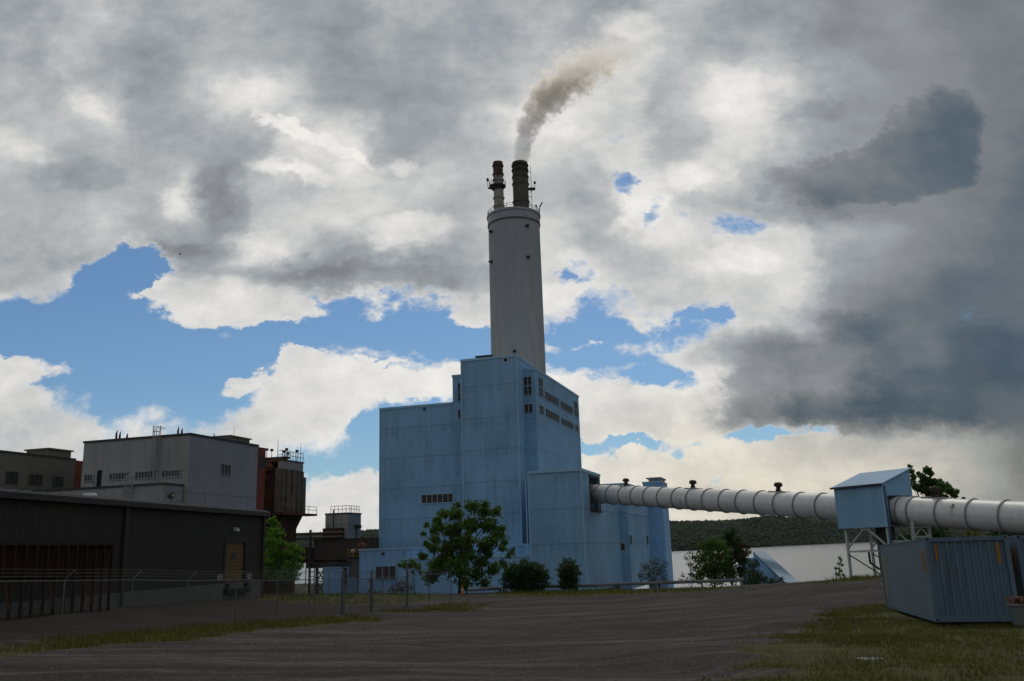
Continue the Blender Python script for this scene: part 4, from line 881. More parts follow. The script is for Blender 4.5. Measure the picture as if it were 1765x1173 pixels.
for p0, p1 in (((375.5, 990), (383, 999.5)), ((426.5, 988.5), (432.5, 997.5))):
    w0, _ = FB.hu(p0[0], 994, 0.); w1, _ = FB.hu(p1[0], 994, 0.); z1 = FB.hu(p0[0], p0[1], 0.)[1]; z0 = FB.hu(p0[0], p1[1], 0.)[1]
    f_ = MB().box(.003, .05, w0, w1, z0, z1).build('wall_plate', M['white_steel'], bb); n_ = MB()
    for k in range(3): zz = z0 + (z1 - z0) * (k + .6) / 3.4; n_.box(.052, .07, w0 + .05, w1 - .05, zz, zz + .06)
    n_.build('plate_slot', M['black'], f_)
w_, z_ = FB.hu(409.5, 913.5, .3); MB().box(.003, .3, w_ - .1, w_ + .1, z_ - .05, z_ + .2).lathe([(.01, .14), (.11, .11), (.16, -.03), (.16, -.07), (.01, -.09)], (.3, w_, z_), 12).build('door_lamp', M['white_steel'], bb)
fx = FB.hu(296, 858, -1.5); bs = (-1.5, fx[0], zr + .1)
fl = MB().tube(bs, (bs[0], bs[1], bs[2] + .35), .03, n=6); fl.build('floodlight_post', M['dksteel'], bb)
MB().tube((bs[0] - .14, bs[1] - .1, bs[2] + .55), (bs[0] + .12, bs[1] - .12, bs[2] + .57), .22, .25, 14).tube((bs[0] + .13, bs[1] - .12, bs[2] + .57), (bs[0] + .15, bs[1] - .12, bs[2] + .57), .12, .12, 10).build('floodlight_head', M['dksteel'], bb)
MB().tube((bs[0] + .151, bs[1] - .12, bs[2] + .57), (bs[0] + .17, bs[1] - .12, bs[2] + .57), .09, .09, 10).build('floodlight_lens', M['white_steel'], bb)
fx = FB.hu(155, 850, -3.); MB().lathe([(.24, -.5), (.24, .08), (.40, .08), (.42, .2), (.36, .3), (.01, .33)], (-3., fx[0], zr + .2), 20).build('roof_ventilator', painted('pale_cap', (.55, .55, .52)), bb)

# rusty steel racks along its wall
rk0 = FB.hu(203, 985, 1.3)[0]; rkz = FB.hu(150, 935.5, 1.3)[1]; rkm = FB.hu(150, 987, 1.3)[1]
proto = None; LR = 3.1
for k in range(5):
    wv = rk0 - LR * (k + 1)
    if k == 0:
        rack = FB.thing('steel_rack', 'first rusty red steel rack from the downpipe, standing against the brown warehouse', 'steel rack', 'rusty steel racks along the warehouse wall'); hgt = rkz
        pn = MB().box(-.35, -.31, .05, LR - .05, rkm + .1, rkz - .12).build('panel', M['redrust'], rack)
        MB().box(-.4, .0, 0, LR - .03, rkz - .12, rkz).build('top_beam', M['redrust'], rack); MB().box(-.2, .0, 0, LR - .03, rkm - .06, rkm + .08).build('lower_beam', M['redrust'], rack)
        for a in (.12, .9, 1.65, 2.4): MB().box(-.08, .06, a, a + .10, zgn - .6 + 1.0, rkz - .13).build('post', M['redrust'], rack)
        MB().beam((-.1, .5, rkm - .2), (.05, 1.0, rkm - 1.9), .07, .07).build('stay', M['rust'], rack)
        rack.location = FB.pt(0, 0, 0); base0 = rack
        def put(o_, wv_): q = FB.pt(1.3, wv_, 0); o_.location = (q.x, q.y, (gz(q.x, q.y) + .95) * 0)
        put(rack, wv)
    else:
        r_ = copy_tree(base0); put(r_, wv)
        r_['label'] = '%s rusty red steel rack from the downpipe, along the brown warehouse wall' % ('', 'second', 'third', 'fourth', 'fifth', 'sixth', 'seventh', 'eighth', 'ninth', 'tenth')[k]

# ------------------------------------------------------------------ grey plant building
FG = Frame(P(324.5, 810, 115), AZ)
gb = FG.thing('turbine_hall', 'big pale grey metal clad hall with a caged ladder, behind the brown warehouse', 'industrial building')
uG0 = FG.hw(143, 790, 0.)[0]; zG = FG.hw(327, 746.5, 0.)[1]; wG1 = FG.hu(443.5, 800, 0.)[0]; wG2 = FG.hu(457, 800, 0.)[0]
print('grey', uG0, zG, wG1, wG2)
MB().box(uG0, -.01, 0, wG1, -6, zG).build('front_wall', M['grey'], gb)
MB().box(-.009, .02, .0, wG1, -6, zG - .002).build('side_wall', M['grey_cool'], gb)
MB().box(uG0 + 2, .03, wG1 + .01, wG2, -6, zG - .25).build('red_bay_wall', M['red'], gb)
trim_box(gb, uG0, .02, 0, wG1, zG, m_='dksteel', h=.22)
z1f = lambda x, y: (x / 3.2587, 700 + y / 3.2587)
for a, b, n in (((481, 385), (524, 418), 3), ((621, 376), (716, 410), 6), ((765, 368), (864, 402), 6), ((915, 361), (1016, 395), 6)):
    vent_front(FG, gb, 0., z1f(*a), z1f(*b), n, 'glass', frame_mat='steel', fr=.12, name='strip_window')
vent_side(FG, gb, .02, z1f(1240, 328), z1f(1291, 383), 3, 'glass', rows=1, frame_mat='steel', name='window')
u_, z_ = FG.hw(*z1f(557, 410), 0.); MB().box(u_ - .35, u_ + .35, -.06, -.003, z_ - 1.5, z_ + 1.2).build('doorway', M['black'], gb)
MB().box(u_ - 1.2, u_ + .4, -1.2, -.003, z_ - 1.65, z_ - 1.5).tube((u_ - 1.2, -1.2, z_ - .5), (u_ + .4, -1.2, z_ - .5), .04, n=5).tube((u_ - 1.2, -1.2, z_ - 1.5), (u_ - 1.2, -1.2, z_ - .5), .04, n=5).tube((u_ + .4, -1.2, z_ - 1.5), (u_ + .4, -1.2, z_ - .5), .04, n=5).build('landing', M['dksteel'], gb)
def cage_ladder(F, par, px, pyt, pyb, w_, wd=.9, over=1.2):
    u_, zt = F.hw(px, pyt, w_); zb = F.hw(px, pyb, w_)[1]; m_ = MB()
    for s_ in (-.28, .28): m_.tube((u_ + s_, w_ - .25, zb), (u_ + s_, w_ - .25, zt + over), .05, n=5)
    z = zb
    while z < zt + .2: m_.tube((u_ - .28, w_ - .25, z), (u_ + .28, w_ - .25, z), .03, n=4, cap=False); z += .4
    z = zb + 1.5; NC = 7
    arc = lambda k: (u_ + .45 * math.cos(math.pi + math.pi * k / NC), w_ - .35 + .75 * math.sin(math.pi + math.pi * k / NC))
    while z < zt + over:
        for k in range(NC): a, b = arc(k), arc(k + 1); m_.beam((*a, z), (*b, z), .05, .09)
        z += .85
    for k in range(NC + 1): a = arc(k); m_.tube((*a, zb + 1.5), (*a, zt + over), .03, n=4, cap=False)
    for s_ in (-.28, .28): m_.tube((u_ + s_, w_ - .25, zt + over), (u_ + s_, w_ + .8, zt + over - .3), .05, n=5)
    return m_.build('caged_ladder', M['steel'], par)
cage_ladder(FG, gb, 274.5, 750, 831, 0.)
def roof_thing(F, par, px, py, w_, fn): u_, _ = F.hw(px, py, w_); fn(u_)
for px, h in ((200.5, 1.5), (206.5, 1.3), (219, 1.0), (306.5, 1.3), (313, 1.1)):
    u_, _ = FG.hw(px, 752, 3.); MB().tube((u_, 3, zG), (u_, 3, zG + h * .8), .15, .13, 8).tube((u_, 3, zG + h * .8), (u_ + .1, 3, zG + h * 1.2), .13, .02, 8).build('exhaust_pipe', M['redrust'], gb)
w_, _ = FG.hu(369, 752, -2.); MB().tube((-2, w_, zG), (-2, w_, zG + 1.), .15, .05, 8).build('exhaust_pipe', M['redrust'], gb)
wa, wb_ = FG.hu(395, 760, -1.5)[0], FG.hu(430, 765, -1.5)[0]; MB().box(-4.5, -1.5, wa, wb_, zG, zG + .9).box(-4.8, -1.2, wa - .2, wb_ + .2, zG + .9, zG + 1.05).build('roof_unit', M['dkgrey'], gb)
MB().tube((-2.5, (wa + wb_) / 2, zG + 1), (-2.5, (wa + wb_) / 2, zG + 2.6), .03, n=4).build('mast', M['dksteel'], gb)
u_, _ = FG.hw(235, 752, 4.); MB().lathe([(.7, 0), (.7, .3), (.4, .5), (.01, .55)], (u_, 4., zG), 12).build('roof_vent', M['steel'], gb)
u_, z_ = FG.hw(445.2, 775, wG1); MB().box(.031, .08, wG1 + .6, wG1 + 2.2, zG - 3.2, zG - 1.6).build('wall_box', M['dksteel'], gb)
# low block in front of it
lg = FG.thing('control_block', 'low grey block with a blue tinted end wall in front of the big grey hall', 'industrial building')
uq = -.6; wq = FG.hu(281.5, 850, uq)[0]; zq2 = FG.hu(281.5, 832, uq)[1]; uq0 = FG.hw(30, 850, wq)[0]
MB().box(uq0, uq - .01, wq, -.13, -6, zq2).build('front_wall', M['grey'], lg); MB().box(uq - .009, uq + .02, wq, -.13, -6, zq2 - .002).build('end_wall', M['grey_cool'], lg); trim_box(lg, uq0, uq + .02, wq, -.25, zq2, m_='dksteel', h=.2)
cage_ladder(FG, lg, 226.5, 838, 866, wq)
# drab building far left
FK = Frame(P(129, 810, 130), AZ)
kb = FK.thing('boiler_annex', 'drab olive grey hall with three dark windows at the far left edge', 'industrial building')
zK = FK.hu(129, 790.5, 0.)[1]; wK0 = FK.hu(-60, 770, 0.)[0]; wKr = FK.hu(137, 810, 0.)[0] + 12
MB().box(-22, 0, wK0, 0, -6, zK).build('wall', M['dkgrey'], kb); MB().box(-22, -.01, .01, wKr, -6, zK - .2).build('red_bay_wall', M['red'], kb); trim_box(kb, -22, 0, wK0, -.13, zK, m_='dksteel', h=.2)
for a, b in (((36, 372), (93, 430)), ((166, 386), (231, 436)), ((299, 398), (348, 446))): vent_side(FK, kb, 0., z1f(*a), z1f(*b), 2 if a[0] != 166 else 3, 'glass', frame_mat='dksteel', fr=.1, name='window')
wa, wb_ = FK.hu(83, 785, -1.)[0], FK.hu(122, 788, -1.)[0]; MB().box(-5, -1, wa, wb_, zK, zK + 1.1).box(-5.3, -.7, wa - .2, wb_ + .2, zK + 1.1, zK + 1.3).build('roof_unit', M['dkgrey'], kb)

# ------------------------------------------------------------------ sooty precipitator tower
FE = Frame(P(483.5, 830, 140), AZ)
ep = FE.thing('precipitator', 'sooty brown concrete and rust precipitator tower with railings and aerials on top', 'industrial tower')
z3b = lambda x, y: (440 + x / 6.9, 760 + y / 6.9)
zE = FE.hu(*z3b(310, 325), 0.)[1]; zEt = FE.hu(*z3b(310, 226), 0.)[1]; wE1 = FE.hu(*z3b(563, 600), 0.)[0]; wE2 = FE.hu(*z3b(621, 600), 0.)[0]; zEx = FE.hu(*z3b(600, 428), 0.)[1]; zEb = FE.hu(*z3b(500, 858), 0.)[1]
uE0 = FE.hw(*z3b(232, 600), 0.)[0]; uE00 = FE.hw(450, 850, 2.)[0]
print('esp', zE, zEt, wE1, wE2, zEx, zEb, uE0)
MB().box(uE0, 0, 0, wE1, zEb, zE).build('casing', M['esp'], ep)
MB().box(uE0 - 2, -.3, wE1 + .01, wE2, zEb, zEx).build('rear_casing', M['esp'], ep)
MB().box(uE0 + .3, .05, .2, wE1 - .1, zE + .01, zEt).build('penthouse_wall', M['grey'], ep)
MB().box(uE0 + .1, .15, 0, wE1 + .1, zEt + .001, zEt + .2).build('penthouse_roof', M['rust'], ep)
MB().box(uE00, uE0 - .01, 1.2, wE1, BASE - 2, zE + .4).build('flue_duct', M['esp_dark'], ep)
for w_ in (0.4, wE1 * .25, wE1 * .5, wE1 * .75, wE1 - .3): MB().box(.003, .28, w_ - .14, w_ + .14, zEb + .1, zE - .1).build('stiffener', M['esp'], ep)
for z in (zEb + (zE - zEb) * .38,): MB().box(.004, .14, .1, wE1 - .1, z - .1, z + .1).build('stiffener', M['esp'], ep)
MB().box(uE0, 1.0, -.6, wE2 + 1.6, zEb - .35, zEb - .02).build('ledge_platform', M['rust'], ep)
mb = MB()
for k in range(5): a = -.5 + (wE2 + 2) * k / 4; mb.tube((.95, a, zEb), (.95, a, zEb + 1.1), .05, n=4)
for z in (.55, 1.1): mb.tube((.95, -.5, zEb + z), (.95, wE2 + 1.5, zEb + z), .04, n=4)
mb.build('ledge_rail', M['dksteel'], ep)
mb = MB().prism([(-.5, .5, zEb - .36), (-.5, wE2 - .5, zEb - .36), (-.5, wE2 - 3.2, zEb - 3.4), (-.5, 1.5, zEb - 3.4)], (0, 0, 0), (uE0 + .8, 0, 0)); mb.build('hopper', M['esp_dark'], ep)
MB().box(uE00 + .02, -.7, 1.0, wE2 - 3.3, BASE - 2, zEb - 3.41).build('lower_casing', M['esp_dark'], ep)
MB().box(-.698, -.6, 3, 6, zEb - 7, zEb - 4.5).build('access_panel', M['rust'], ep)
mb = MB()
for k in range(9): a = .3 + (wE1 - .4) * k / 8; mb.tube((.0, a, zEt + .2), (.0, a, zEt + 1.6), .055, n=4)
for z in (.9, 1.6): mb.tube((0, .2, zEt + z), (0, wE1, zEt + z), .045, n=4); mb.tube((uE0 + .4, .2, zEt + z), (0, .2, zEt + z), .045, n=4)
mb.build('guard_rail', M['dksteel'], ep)
def mast(px, py_top, w_, lamp=False):
    u_, zt = FE.hw(px, py_top, w_); m_ = MB().tube((u_, w_, zEt + .2), (u_, w_, zt), .07, .03, n=5)
    if lamp: m_.lathe([(.01, 0), (.26, .1), (.28, .4), (.01, .5)], (u_, w_, zt - .25), 8)
    m_.build('lamp_mast' if lamp else 'aerial', M['dksteel'], ep)
mast(479.5, 757, 1.5); mast(518.8, 763, 9.); mast(494, 774, 3., True); mast(490, 778, 3., True); mast(512, 777, 7., True); mast(468.5, 775.5, 2., True); mast(460, 774.5, 2., True); mast(496.5, 781, 4., True)
mb = MB()
ux = FE.hw(458, 790, 2.)[0]
for k in range(5): a = ux + (uE0 - .1 - ux) * k / 4; mb.box(a, a + .25, 2, 3, zE - .4, zEt + .5); mb.beam((a, 2.4, zE), (a + .8, 2.4, zEt + .4), .12, .12)
mb.box(ux - .5, uE0 + .7, 1.8, 3.2, zEt + .5, zEt + .8).box(ux - .5, uE0 + .3, 1.8, 3.2, zE + 1.1, zE + 1.4)
mb.tube((ux, 1.6, zE + 1.2), (uE0 + .2, 1.6, zE + 1.5), .35, n=10).lathe([(.01, -.6), (.8, -.4), (.9, .3), (.5, .8), (.01, .9)], (ux + 1.2, 1.2, zE + .2), 12)
mb.build('rooftop_ductwork', M['rust'], ep)
# small grey silo house
FS = Frame(P(600, 910, 172), AZ)
sb = FS.thing('silo_house', 'small square grey building with a railed flat roof, behind the brown gallery', 'industrial building')
uS_0 = FS.hw(560.5, 910, 0.)[0]; wS_1 = FS.hu(622, 910, 0.)[0]; zS_ = FS.hw(600, 883.3, 0.)[1]
MB().box(uS_0, 0, 0, wS_1, BASE - 4, zS_).build('wall', M['grey'], sb); trim_box(sb, uS_0, 0, 0, wS_1, zS_, m_='dksteel', h=.2)
mb = MB()
for k in range(6): a = uS_0 + .8 - (uS_0 + .8) * k / 5; mb.tube((a, .6, zS_), (a, .6, zS_ + 1.4), .06, n=4)
for k in range(1, 5): a = .6 + (wS_1 - 1) * k / 4; mb.tube((-.2, a, zS_), (-.2, a, zS_ + 1.4), .06, n=4)
for z in (.75, 1.4): mb.tube((uS_0 + .8, .6, zS_ + z), (-.2, .6, zS_ + z), .05, n=4).tube((-.2, .6, zS_ + z), (-.2, wS_1 - .4, zS_ + z), .05, n=4)
mb.build('guard_rail', M['steel'], sb)
u_, z_ = FS.hw(578, 920, 0.); MB().box(u_ - 1.9, u_ + 1.9, -1.5, -.01, z_ - 2.5, z_ + 1.1).build('entry_hood', M['esp_dark'], sb); MB().tube((u_ - .2, -.5, z_), (u_ - .2, -.5, z_ + 4.5), .12, n=6).tube((u_ - 1.3, -.5, z_), (u_ - 1.3, -.5, z_ + 1.8), .1, n=6).build('standpipe', M['dksteel'], sb)
u_, z_ = FS.hw(609.5, 912, -1.); MB().tube((.3, 3.0, z_ - 5), (.3, 3.0, z_ + .4), .1, n=6).box(.1, 1.0, 2.4, 3.6, z_ + .3, z_ + .9).build('side_fan', M['dksteel'], sb)

# ------------------------------------------------------------------ brown conveyor gallery on its trestle
gl = F1.thing('conveyor_gallery', 'dull brown enclosed gallery running into the left side of the boiler house', 'conveyor gallery')
wg = 12.; ug0, zg1 = F1.hw(521, 931, wg); ug1 = uL0 - .02; zg0 = F1.hw(600, 964, wg)[1]; zg1 = F1.hw(600, 929.5, wg)[1]
M['drab'] = siding('drab_brown_siding', (.062, .052, .040), .4, (), .4)
MB().box(ug0 + 2.5, ug1, wg, wg + 4, zg0, zg1).build('gallery_wall', M['drab'], gl); MB().box(ug0 + 2.3, ug1, wg - .15, wg + 4.15, zg1 + .001, zg1 + .2).build('roof', M['dksteel'], gl)
MB().box(ug0 - 1, ug0 + 2.48, wg + .3, wg + 4, zg0 - .3, zg1 - 1.2).build('gallery_end', M['esp_dark'], gl)
mb = MB(); u5 = F1.hw(535, 925, wg - .5)[0]
for z in (zg1 + .5, zg1 + 1.3): mb.tube((ug0 - 3, wg - .5, z), (F1.hw(591, 925, wg - .5)[0], wg - .5, z), .22, n=8)
mb.build('pipe', M['dksteel'], gl)
mb = MB()
mb.beam((u5, wg - .5, BASE), (u5, wg - .5, zg1 + 2), .35, .35).beam((u5 - 4, wg - .5, zg1 + .3), (u5 + .8, wg - .5, zg0 - .6), .3, .3).beam((u5 - 5.5, wg - .5, zg0 - 4), (u5 - 1.5, wg - .5, zg0 - .4), .25, .25)
mb.build('steel_frame', M['dksteel'], gl)
ua, ub = F1.hw(545, 985, wg)[0], F1.hw(557.5, 985, wg)[0]
MB().box(ua - 2.2, ua + 4.6, wg, wg + 3.6, zg0 - 1.4, zg0 - .31).box(ub, ub + 9.5, wg + .2, wg + 3.4, zg0 - 2.6, zg0 - .32).build('underframe', M['dksteel'], gl)
for a in (ua, ub): 
    MB().box(a - .22, a + .22, wg + .1, wg + .5, BASE - 2, zg0 - 1.4).build('trestle_leg', M['dksteel'], gl)
mb = MB(); zz = zg0 - 1.5; 
while zz > BASE: mb.beam((ua, wg + .3, zz), (ub, wg + .3, zz - 2.3), .16, .16).beam((ub, wg + .3, zz), (ua, wg + .3, zz - 2.3), .16, .16).beam((ua, wg + .3, zz - 2.3), (ub, wg + .3, zz - 2.3), .18, .18); zz -= 2.3
mb.build('trestle_bracing', M['dksteel'], gl)
ul_ = F1.hw(533, 985, wg)[0]; mb = MB()
for s_ in (-.9, 0., .9): mb.tube((ul_ + s_, wg + .3, BASE - 1), (ul_ + s_, wg + .3, zg0 - 1.4), .1, n=5)
z = BASE
while z < zg0 - 1.5: mb.tube((ul_, wg + .3, z), (ul_ + .9, wg + .3, z), .06, n=4); z += .8
mb.build('ladder', M['dksteel'], gl)
# yellow and rust dust collector on the shed roof line
dc = F1.thing('dust_collector', 'rust orange dust collector with a yellow deck between gallery and blue annex', 'machine')
u_, z_ = F1.hw(611, 957, 8.); u0_, z0b = F1.hw(601, 958.5, 8.)
MB().box(u0_, uA0 - .2, 7.5, 10, z0b - .15, z0b + .15).build('deck', painted('faded_yellow', (.16, .10, .03)), dc)
MB().box(u_ - .3, uA0 - .3, 8, 9.5, z0b + .16, z0b + 1.5).lathe([(.9, 1.5), (.7, 2.0), (.2, 2.4), (.12, 3.4), (.01, 3.4)], ((u_ + uA0) / 2 - .2, 8.7, z0b), 10).build('filter_housing', painted('orange_rust', (.09, .038, .018), .8, .3), dc)
MB().lathe([(.01, -.3), (.4, -.2), (.45, .2), (.01, .5)], (u0_ + .9, 8., z0b + .8), 10).tube((u0_ + .9, 8, z0b + .16), (u0_ + .9, 8, z0b + .6), .1).build('lamp_globe', M['white_steel'], dc)
mb = MB(); 
for k in range(4): a = u0_ + .1 + (uA0 - .4 - u0_) * k / 3; mb.tube((a, 7.55, z0b + .15), (a, 7.55, z0b + 1.2), .05, n=4)
mb.tube((u0_, 7.55, z0b + 1.2), (uA0 - .2, 7.55, z0b + 1.2), .05, n=4).tube((u0_, 7.55, z0b + .7), (uA0 - .2, 7.55, z0b + .7), .05, n=4); mb.build('rail', painted('safety_yellow', (.3, .17, .03)), dc)
MB().box(u0_ + .5, uA0 - .6, 8, 10, z0b - 3.6, z0b - .151).build('equipment_box', M['dkgrey'], dc); MB().box(u0_ + .2, u0_ + .5, 8, 8.4, z0b - 3.6, z0b - .151).build('support', M['dksteel'], dc)

# ------------------------------------------------------------------ blue inclined shed in front of the water
Av, Bv = P(1318, 949.5, 118), P(1392, 1016, 97)
d_ = (Bv - Av); hd = Vector((d_.x, d_.y, 0)).normalized(); pd = Vector((-hd.y, hd.x, 0)); 
if pd.x > 0: pd = -pd
ic = thing('inclined_conveyor_housing', 'blue sloping conveyor housing running down to the lake side bank', 'conveyor housing')
wv = 1.5
tr0, tr1 = Av, Bv; tl0, tl1 = Av + pd * wv, Bv + pd * wv
dn = Vector((0, 0, -1))
MB().add([tl0, tr0, tr1, tl1, tl0 + dn * .3, tr0 + dn * .3, tr1 + dn * .3, tl1 + dn * .3], [(0, 1, 2, 3), (4, 7, 6, 5), (0, 4, 5, 1), (1, 5, 6, 2), (2, 6, 7, 3), (3, 7, 4, 0)]) if False else None
mb = MB(); mb.add([tl0, tr0, tr1, tl1, tl0 + dn * .3, tr0 + dn * .3, tr1 + dn * .3, tl1 + dn * .3], [(0, 1, 2, 3), (4, 7, 6, 5), (0, 4, 5, 1), (1, 5, 6, 2), (2, 6, 7, 3), (3, 7, 4, 0)]); mb.build('roof', painted('pale_blue_roof', (.15, .27, .39), .55), ic)
i_ = .12; a0, a1, b0, b1 = tl0 + dn * .31, tr0 + dn * .31, tl1 + dn * .31, tr1 + dn * .31; zb9 = -14
lowz = lambda p, h: Vector((p.x, p.y, p.z - h))
mb = MB(); mb.add([a0, a1, b1, b0, lowz(a0, 4.6), lowz(a1, 4.6), lowz(b1, 4.6), lowz(b0, 4.6)], [(0, 1, 2, 3), (4, 7, 6, 5), (0, 4, 5, 1), (1, 5, 6, 2), (2, 6, 7, 3), (3, 7, 4, 0)]); mb.build('side_wall', M['blue_low'], ic)
c_ = (a0 + a1) / 2; MB().box(c_.x - 2.2, c_.x + .7, c_.y - .5, c_.y + 2.5, -16, c_.z - .5).build('end_housing', M['blue'], ic)
for f_ in (.15, .45): q = a0.lerp(b0, f_); MB().box(q.x - .2, q.x + .2, q.y - .2, q.y + .2, -18, q.z - 4).build('support', M['dksteel'], ic)
# ------------------------------------------------------------------ shipping containers
M['cont'] = painted('container_blue_grey', (.105, .155, .205), .55, .1, (.03, .035, .04), .45, .8)
M['cont_side'] = siding('container_side', (.135, .180, .215), .18, (), .35, .01, (.05, .06, .07), rib_dark=.10)
M['yellow'] = painted('yellow_tape', (.42, .25, .02), .6, .1, dk=.1)
M['orange'] = painted('orange_label', (.34, .15, .015), .6, .1, dk=.1)
C0, C1 = P(1612.5, 1072, 29.), P(1527, 1046, 39.6)
yv = (C1 - C0); LC = yv.length; yv.normalize(); xv = Vector((yv.y, -yv.x, 0)).normalized(); zv = xv.cross(yv)
CM = Matrix((xv, yv, zv)).transposed().to_4x4(); CM.translation = C0
print('cont', LC, C0, C1)
ctn = thing('shipping_container', 'blue grey shipping container with yellow strips on its ribbed end, nearest the grass', 'shipping container', group='shipping containers on the grass'); ctn.matrix_world = CM
Wc, Hc = 2.44, 2.59
MB().box(.03, .07, .12, LC - .12, .16, Hc - .08).build('side_panel', M['cont_side'], ctn); MB().box(Wc - .07, Wc - .03, .12, LC - .12, .16, Hc - .08).build('side_panel', M['cont_side'], ctn)
def corrug(y, sgn):
    mb = MB(); n = 9; x0, x1 = .14, Wc - .14; p = (x1 - x0) / n; vs = []
    prof = [(0, 0.), (.30, 0.), (.42, .045), (.88, .045)]
    for k in range(n): vs += [(x0 + p * (k + a), y + sgn * b) for a, b in prof]
    vs.append((x1, y)); m_ = len(vs)
    mb.add([(a, b, z) for z in (.16, Hc - .13) for a, b in vs], [(i, i + 1, m_ + i + 1, m_ + i) for i in range(m_ - 1)]); return mb
corrug(.05, 1).build('end_wall', M['cont'], ctn); corrug(LC - .05, -1).build('end_wall', M['cont'], ctn)
for x in (0, Wc - .13):
    for y in (0, LC - .13): MB().box(x, x + .13, y, y + .13, .121, Hc - .121).build('corner_post', M['cont'], ctn)
mb = MB()
for y in (0.015, LC - .115): mb.box(.131, Wc - .131, y, y + .1, 0, .16).box(.131, Wc - .131, y, y + .1, Hc - .14, Hc - .015)
for x in (.015, Wc - .085): mb.box(x, x + .07, .19, LC - .19, 0, .155).box(x, x + .07, .19, LC - .19, Hc - .075, Hc - .01)
mb.build('rail', M['cont'], ctn)
MB().box(.09, Wc - .09, .12, LC - .12, Hc - .06, Hc - .03).build('roof_panel', painted('container_roof', (.35, .37, .38), .6, .2, dk=.5), ctn)
for x in (-.004, Wc - .166):
    for y in (-.004, LC - .166):
        for z in (0, Hc - .12):
            c_ = MB().box(x, x + .17, y, y + .17, z, z + .12).build('corner_casting', M['cont'], ctn)
            if y < 1: MB().box(x + .05, x + .12, y - .004, y - .001, z + .035, z + .085).build('casting_hole', M['black'], c_)
def strip(par, face, a0, a1, z0, z1, m_='orange', marks=0, slant=0.):
    if face == 'side': o = MB().box(.022, .028, a0, a1, z0, z1).build('yellow_strip', M[m_], par)
    else: o = MB().box(a0, a1, .036, .046, z0, z1).build('yellow_strip', M[m_], par)
    if marks:
        mb = MB(); hh = (z1 - z0) / (marks + .6)
        for k in range(marks):
            z = z0 + hh * (k + .5); a = (a1 - a0)
            if face == 'side':
                mb.box(.016, .021, a0 + a * .2, a0 + a * .8, z, z + hh * .16); mb.box(.016, .021, a0 + a * (.2 if k % 2 else .68), a0 + a * (.32 if k % 2 else .8), z + hh * .165, z + hh * .6)
                if k % 3: mb.box(.016, .021, a0 + a * .35, a0 + a * .65, z + hh * .4, z + hh * .55)
            else:
                mb.box(a0 + a * .2, a0 + a * .8, .03, .035, z, z + hh * .16); mb.box(a0 + a * .4, a0 + a * .6, .03, .035, z + hh * .2, z + hh * .6)
        mb.build('printed_marks', M['rust'], o)
    return o
strip(ctn, 'side', .55, .95, 1.50, 2.22, 'orange', 5); strip(ctn, 'side', LC - 1.0, LC - .75, .45, 2.2, 'yellow')
strip(ctn, 'end', .28, .35, 1.85, 2.36, 'orange'); strip(ctn, 'end', 2.06, 2.15, 1.72, 2.38, 'orange')
c2 = copy_tree(ctn); c2['label'] = 'second blue grey shipping container, cut by the right edge of the picture'
M2 = CM.copy(); M2.translation = C0 + xv * (Wc + .34) + yv * .5; c2.matrix_world = M2
for c in (C0, C1, C0 + xv * Wc, C1 + xv * Wc): print('cont ground', c.z - gz(c.x, c.y))
blk = thing('timber_blocks', 'dark timber blocks wedged under the nearest shipping container', 'timber blocks'); blk.matrix_world = CM
for x in (.25, Wc - .6):
    for y in (.25, LC * .5, LC - .6): MB().box(x, x + .35, y, y + .3, -.5, -.003).build('block', M['bark'], blk)
# tub at the right edge
tp_ = P(1763, 1079, 27.2); tp_.z = gz(tp_.x, tp_.y)
tb_ = thing('tub', 'grey plastic tub of scrap beside the second container at the right edge', 'tub', tp_)
MB().lathe([(.01, .05), (.24, .05), (.33, .58), (.37, .60), (.37, .66), (.33, .66), (.30, .60), (.22, .12), (.01, .12)], n=20).build('tub_body', painted('grey_plastic', (.16, .18, .18), .5), tb_, smooth=True)
for a in (0, 2.1, 4.2): MB().tube((.18 * math.cos(a), .18 * math.sin(a), 0), (.18 * math.cos(a), .18 * math.sin(a), .08), .06).build('foot', M['rubber'], tb_)
rg = np.random.default_rng(4); mb = MB()
for k in range(6):
    a = rg.uniform(0, 6.28); q = Vector((.14 * math.cos(a), .14 * math.sin(a), .62)); mb.beam(q, q + Vector((rg.normal(0, .12), rg.normal(0, .12), .22)), .16, .05)
tag(mb.build('scrap', painted('tan_scrap', (.16, .085, .055), .8, .3), None), 'tan and orange scrap pieces sticking out of the grey tub', 'scrap').location = tp_

# ------------------------------------------------------------------ chain link fence
def _mesh(t):
    return (.22, .23, .24, 1)
def wire_mat():
    m_ = bpy.data.materials.new('chain_link_wire'); m_.use_nodes = True; t = NT(m_.node_tree)
    uvn = t.n('ShaderNodeAttribute', out=1, attribute_name='run'); x, z, _ = t.xyz(uvn)[:]; k = 14.
    a = t.m('ABSOLUTE', t.add(t.m('FRACT', t.mul(t.add(x, z), k)), -.5)); b = t.m('ABSOLUTE', t.add(t.m('FRACT', t.mul(t.m('SUBTRACT', x, z), k)), -.5))
    w1 = t.m('LESS_THAN', a, .035); w2 = t.m('LESS_THAN', b, .035); al = t.m('MAXIMUM', w1, w2)
    d = t.n('ShaderNodeBsdfPrincipled', inp={'Base Color': (.10, .105, .11, 1), 'Metallic': .3, 'Roughness': .5}); tr_ = t.n('ShaderNodeBsdfTransparent')
    t.n('ShaderNodeOutputMaterial', t.n('ShaderNodeMixShader', al, tr_, d)); return m_
M['wire'] = wire_mat()
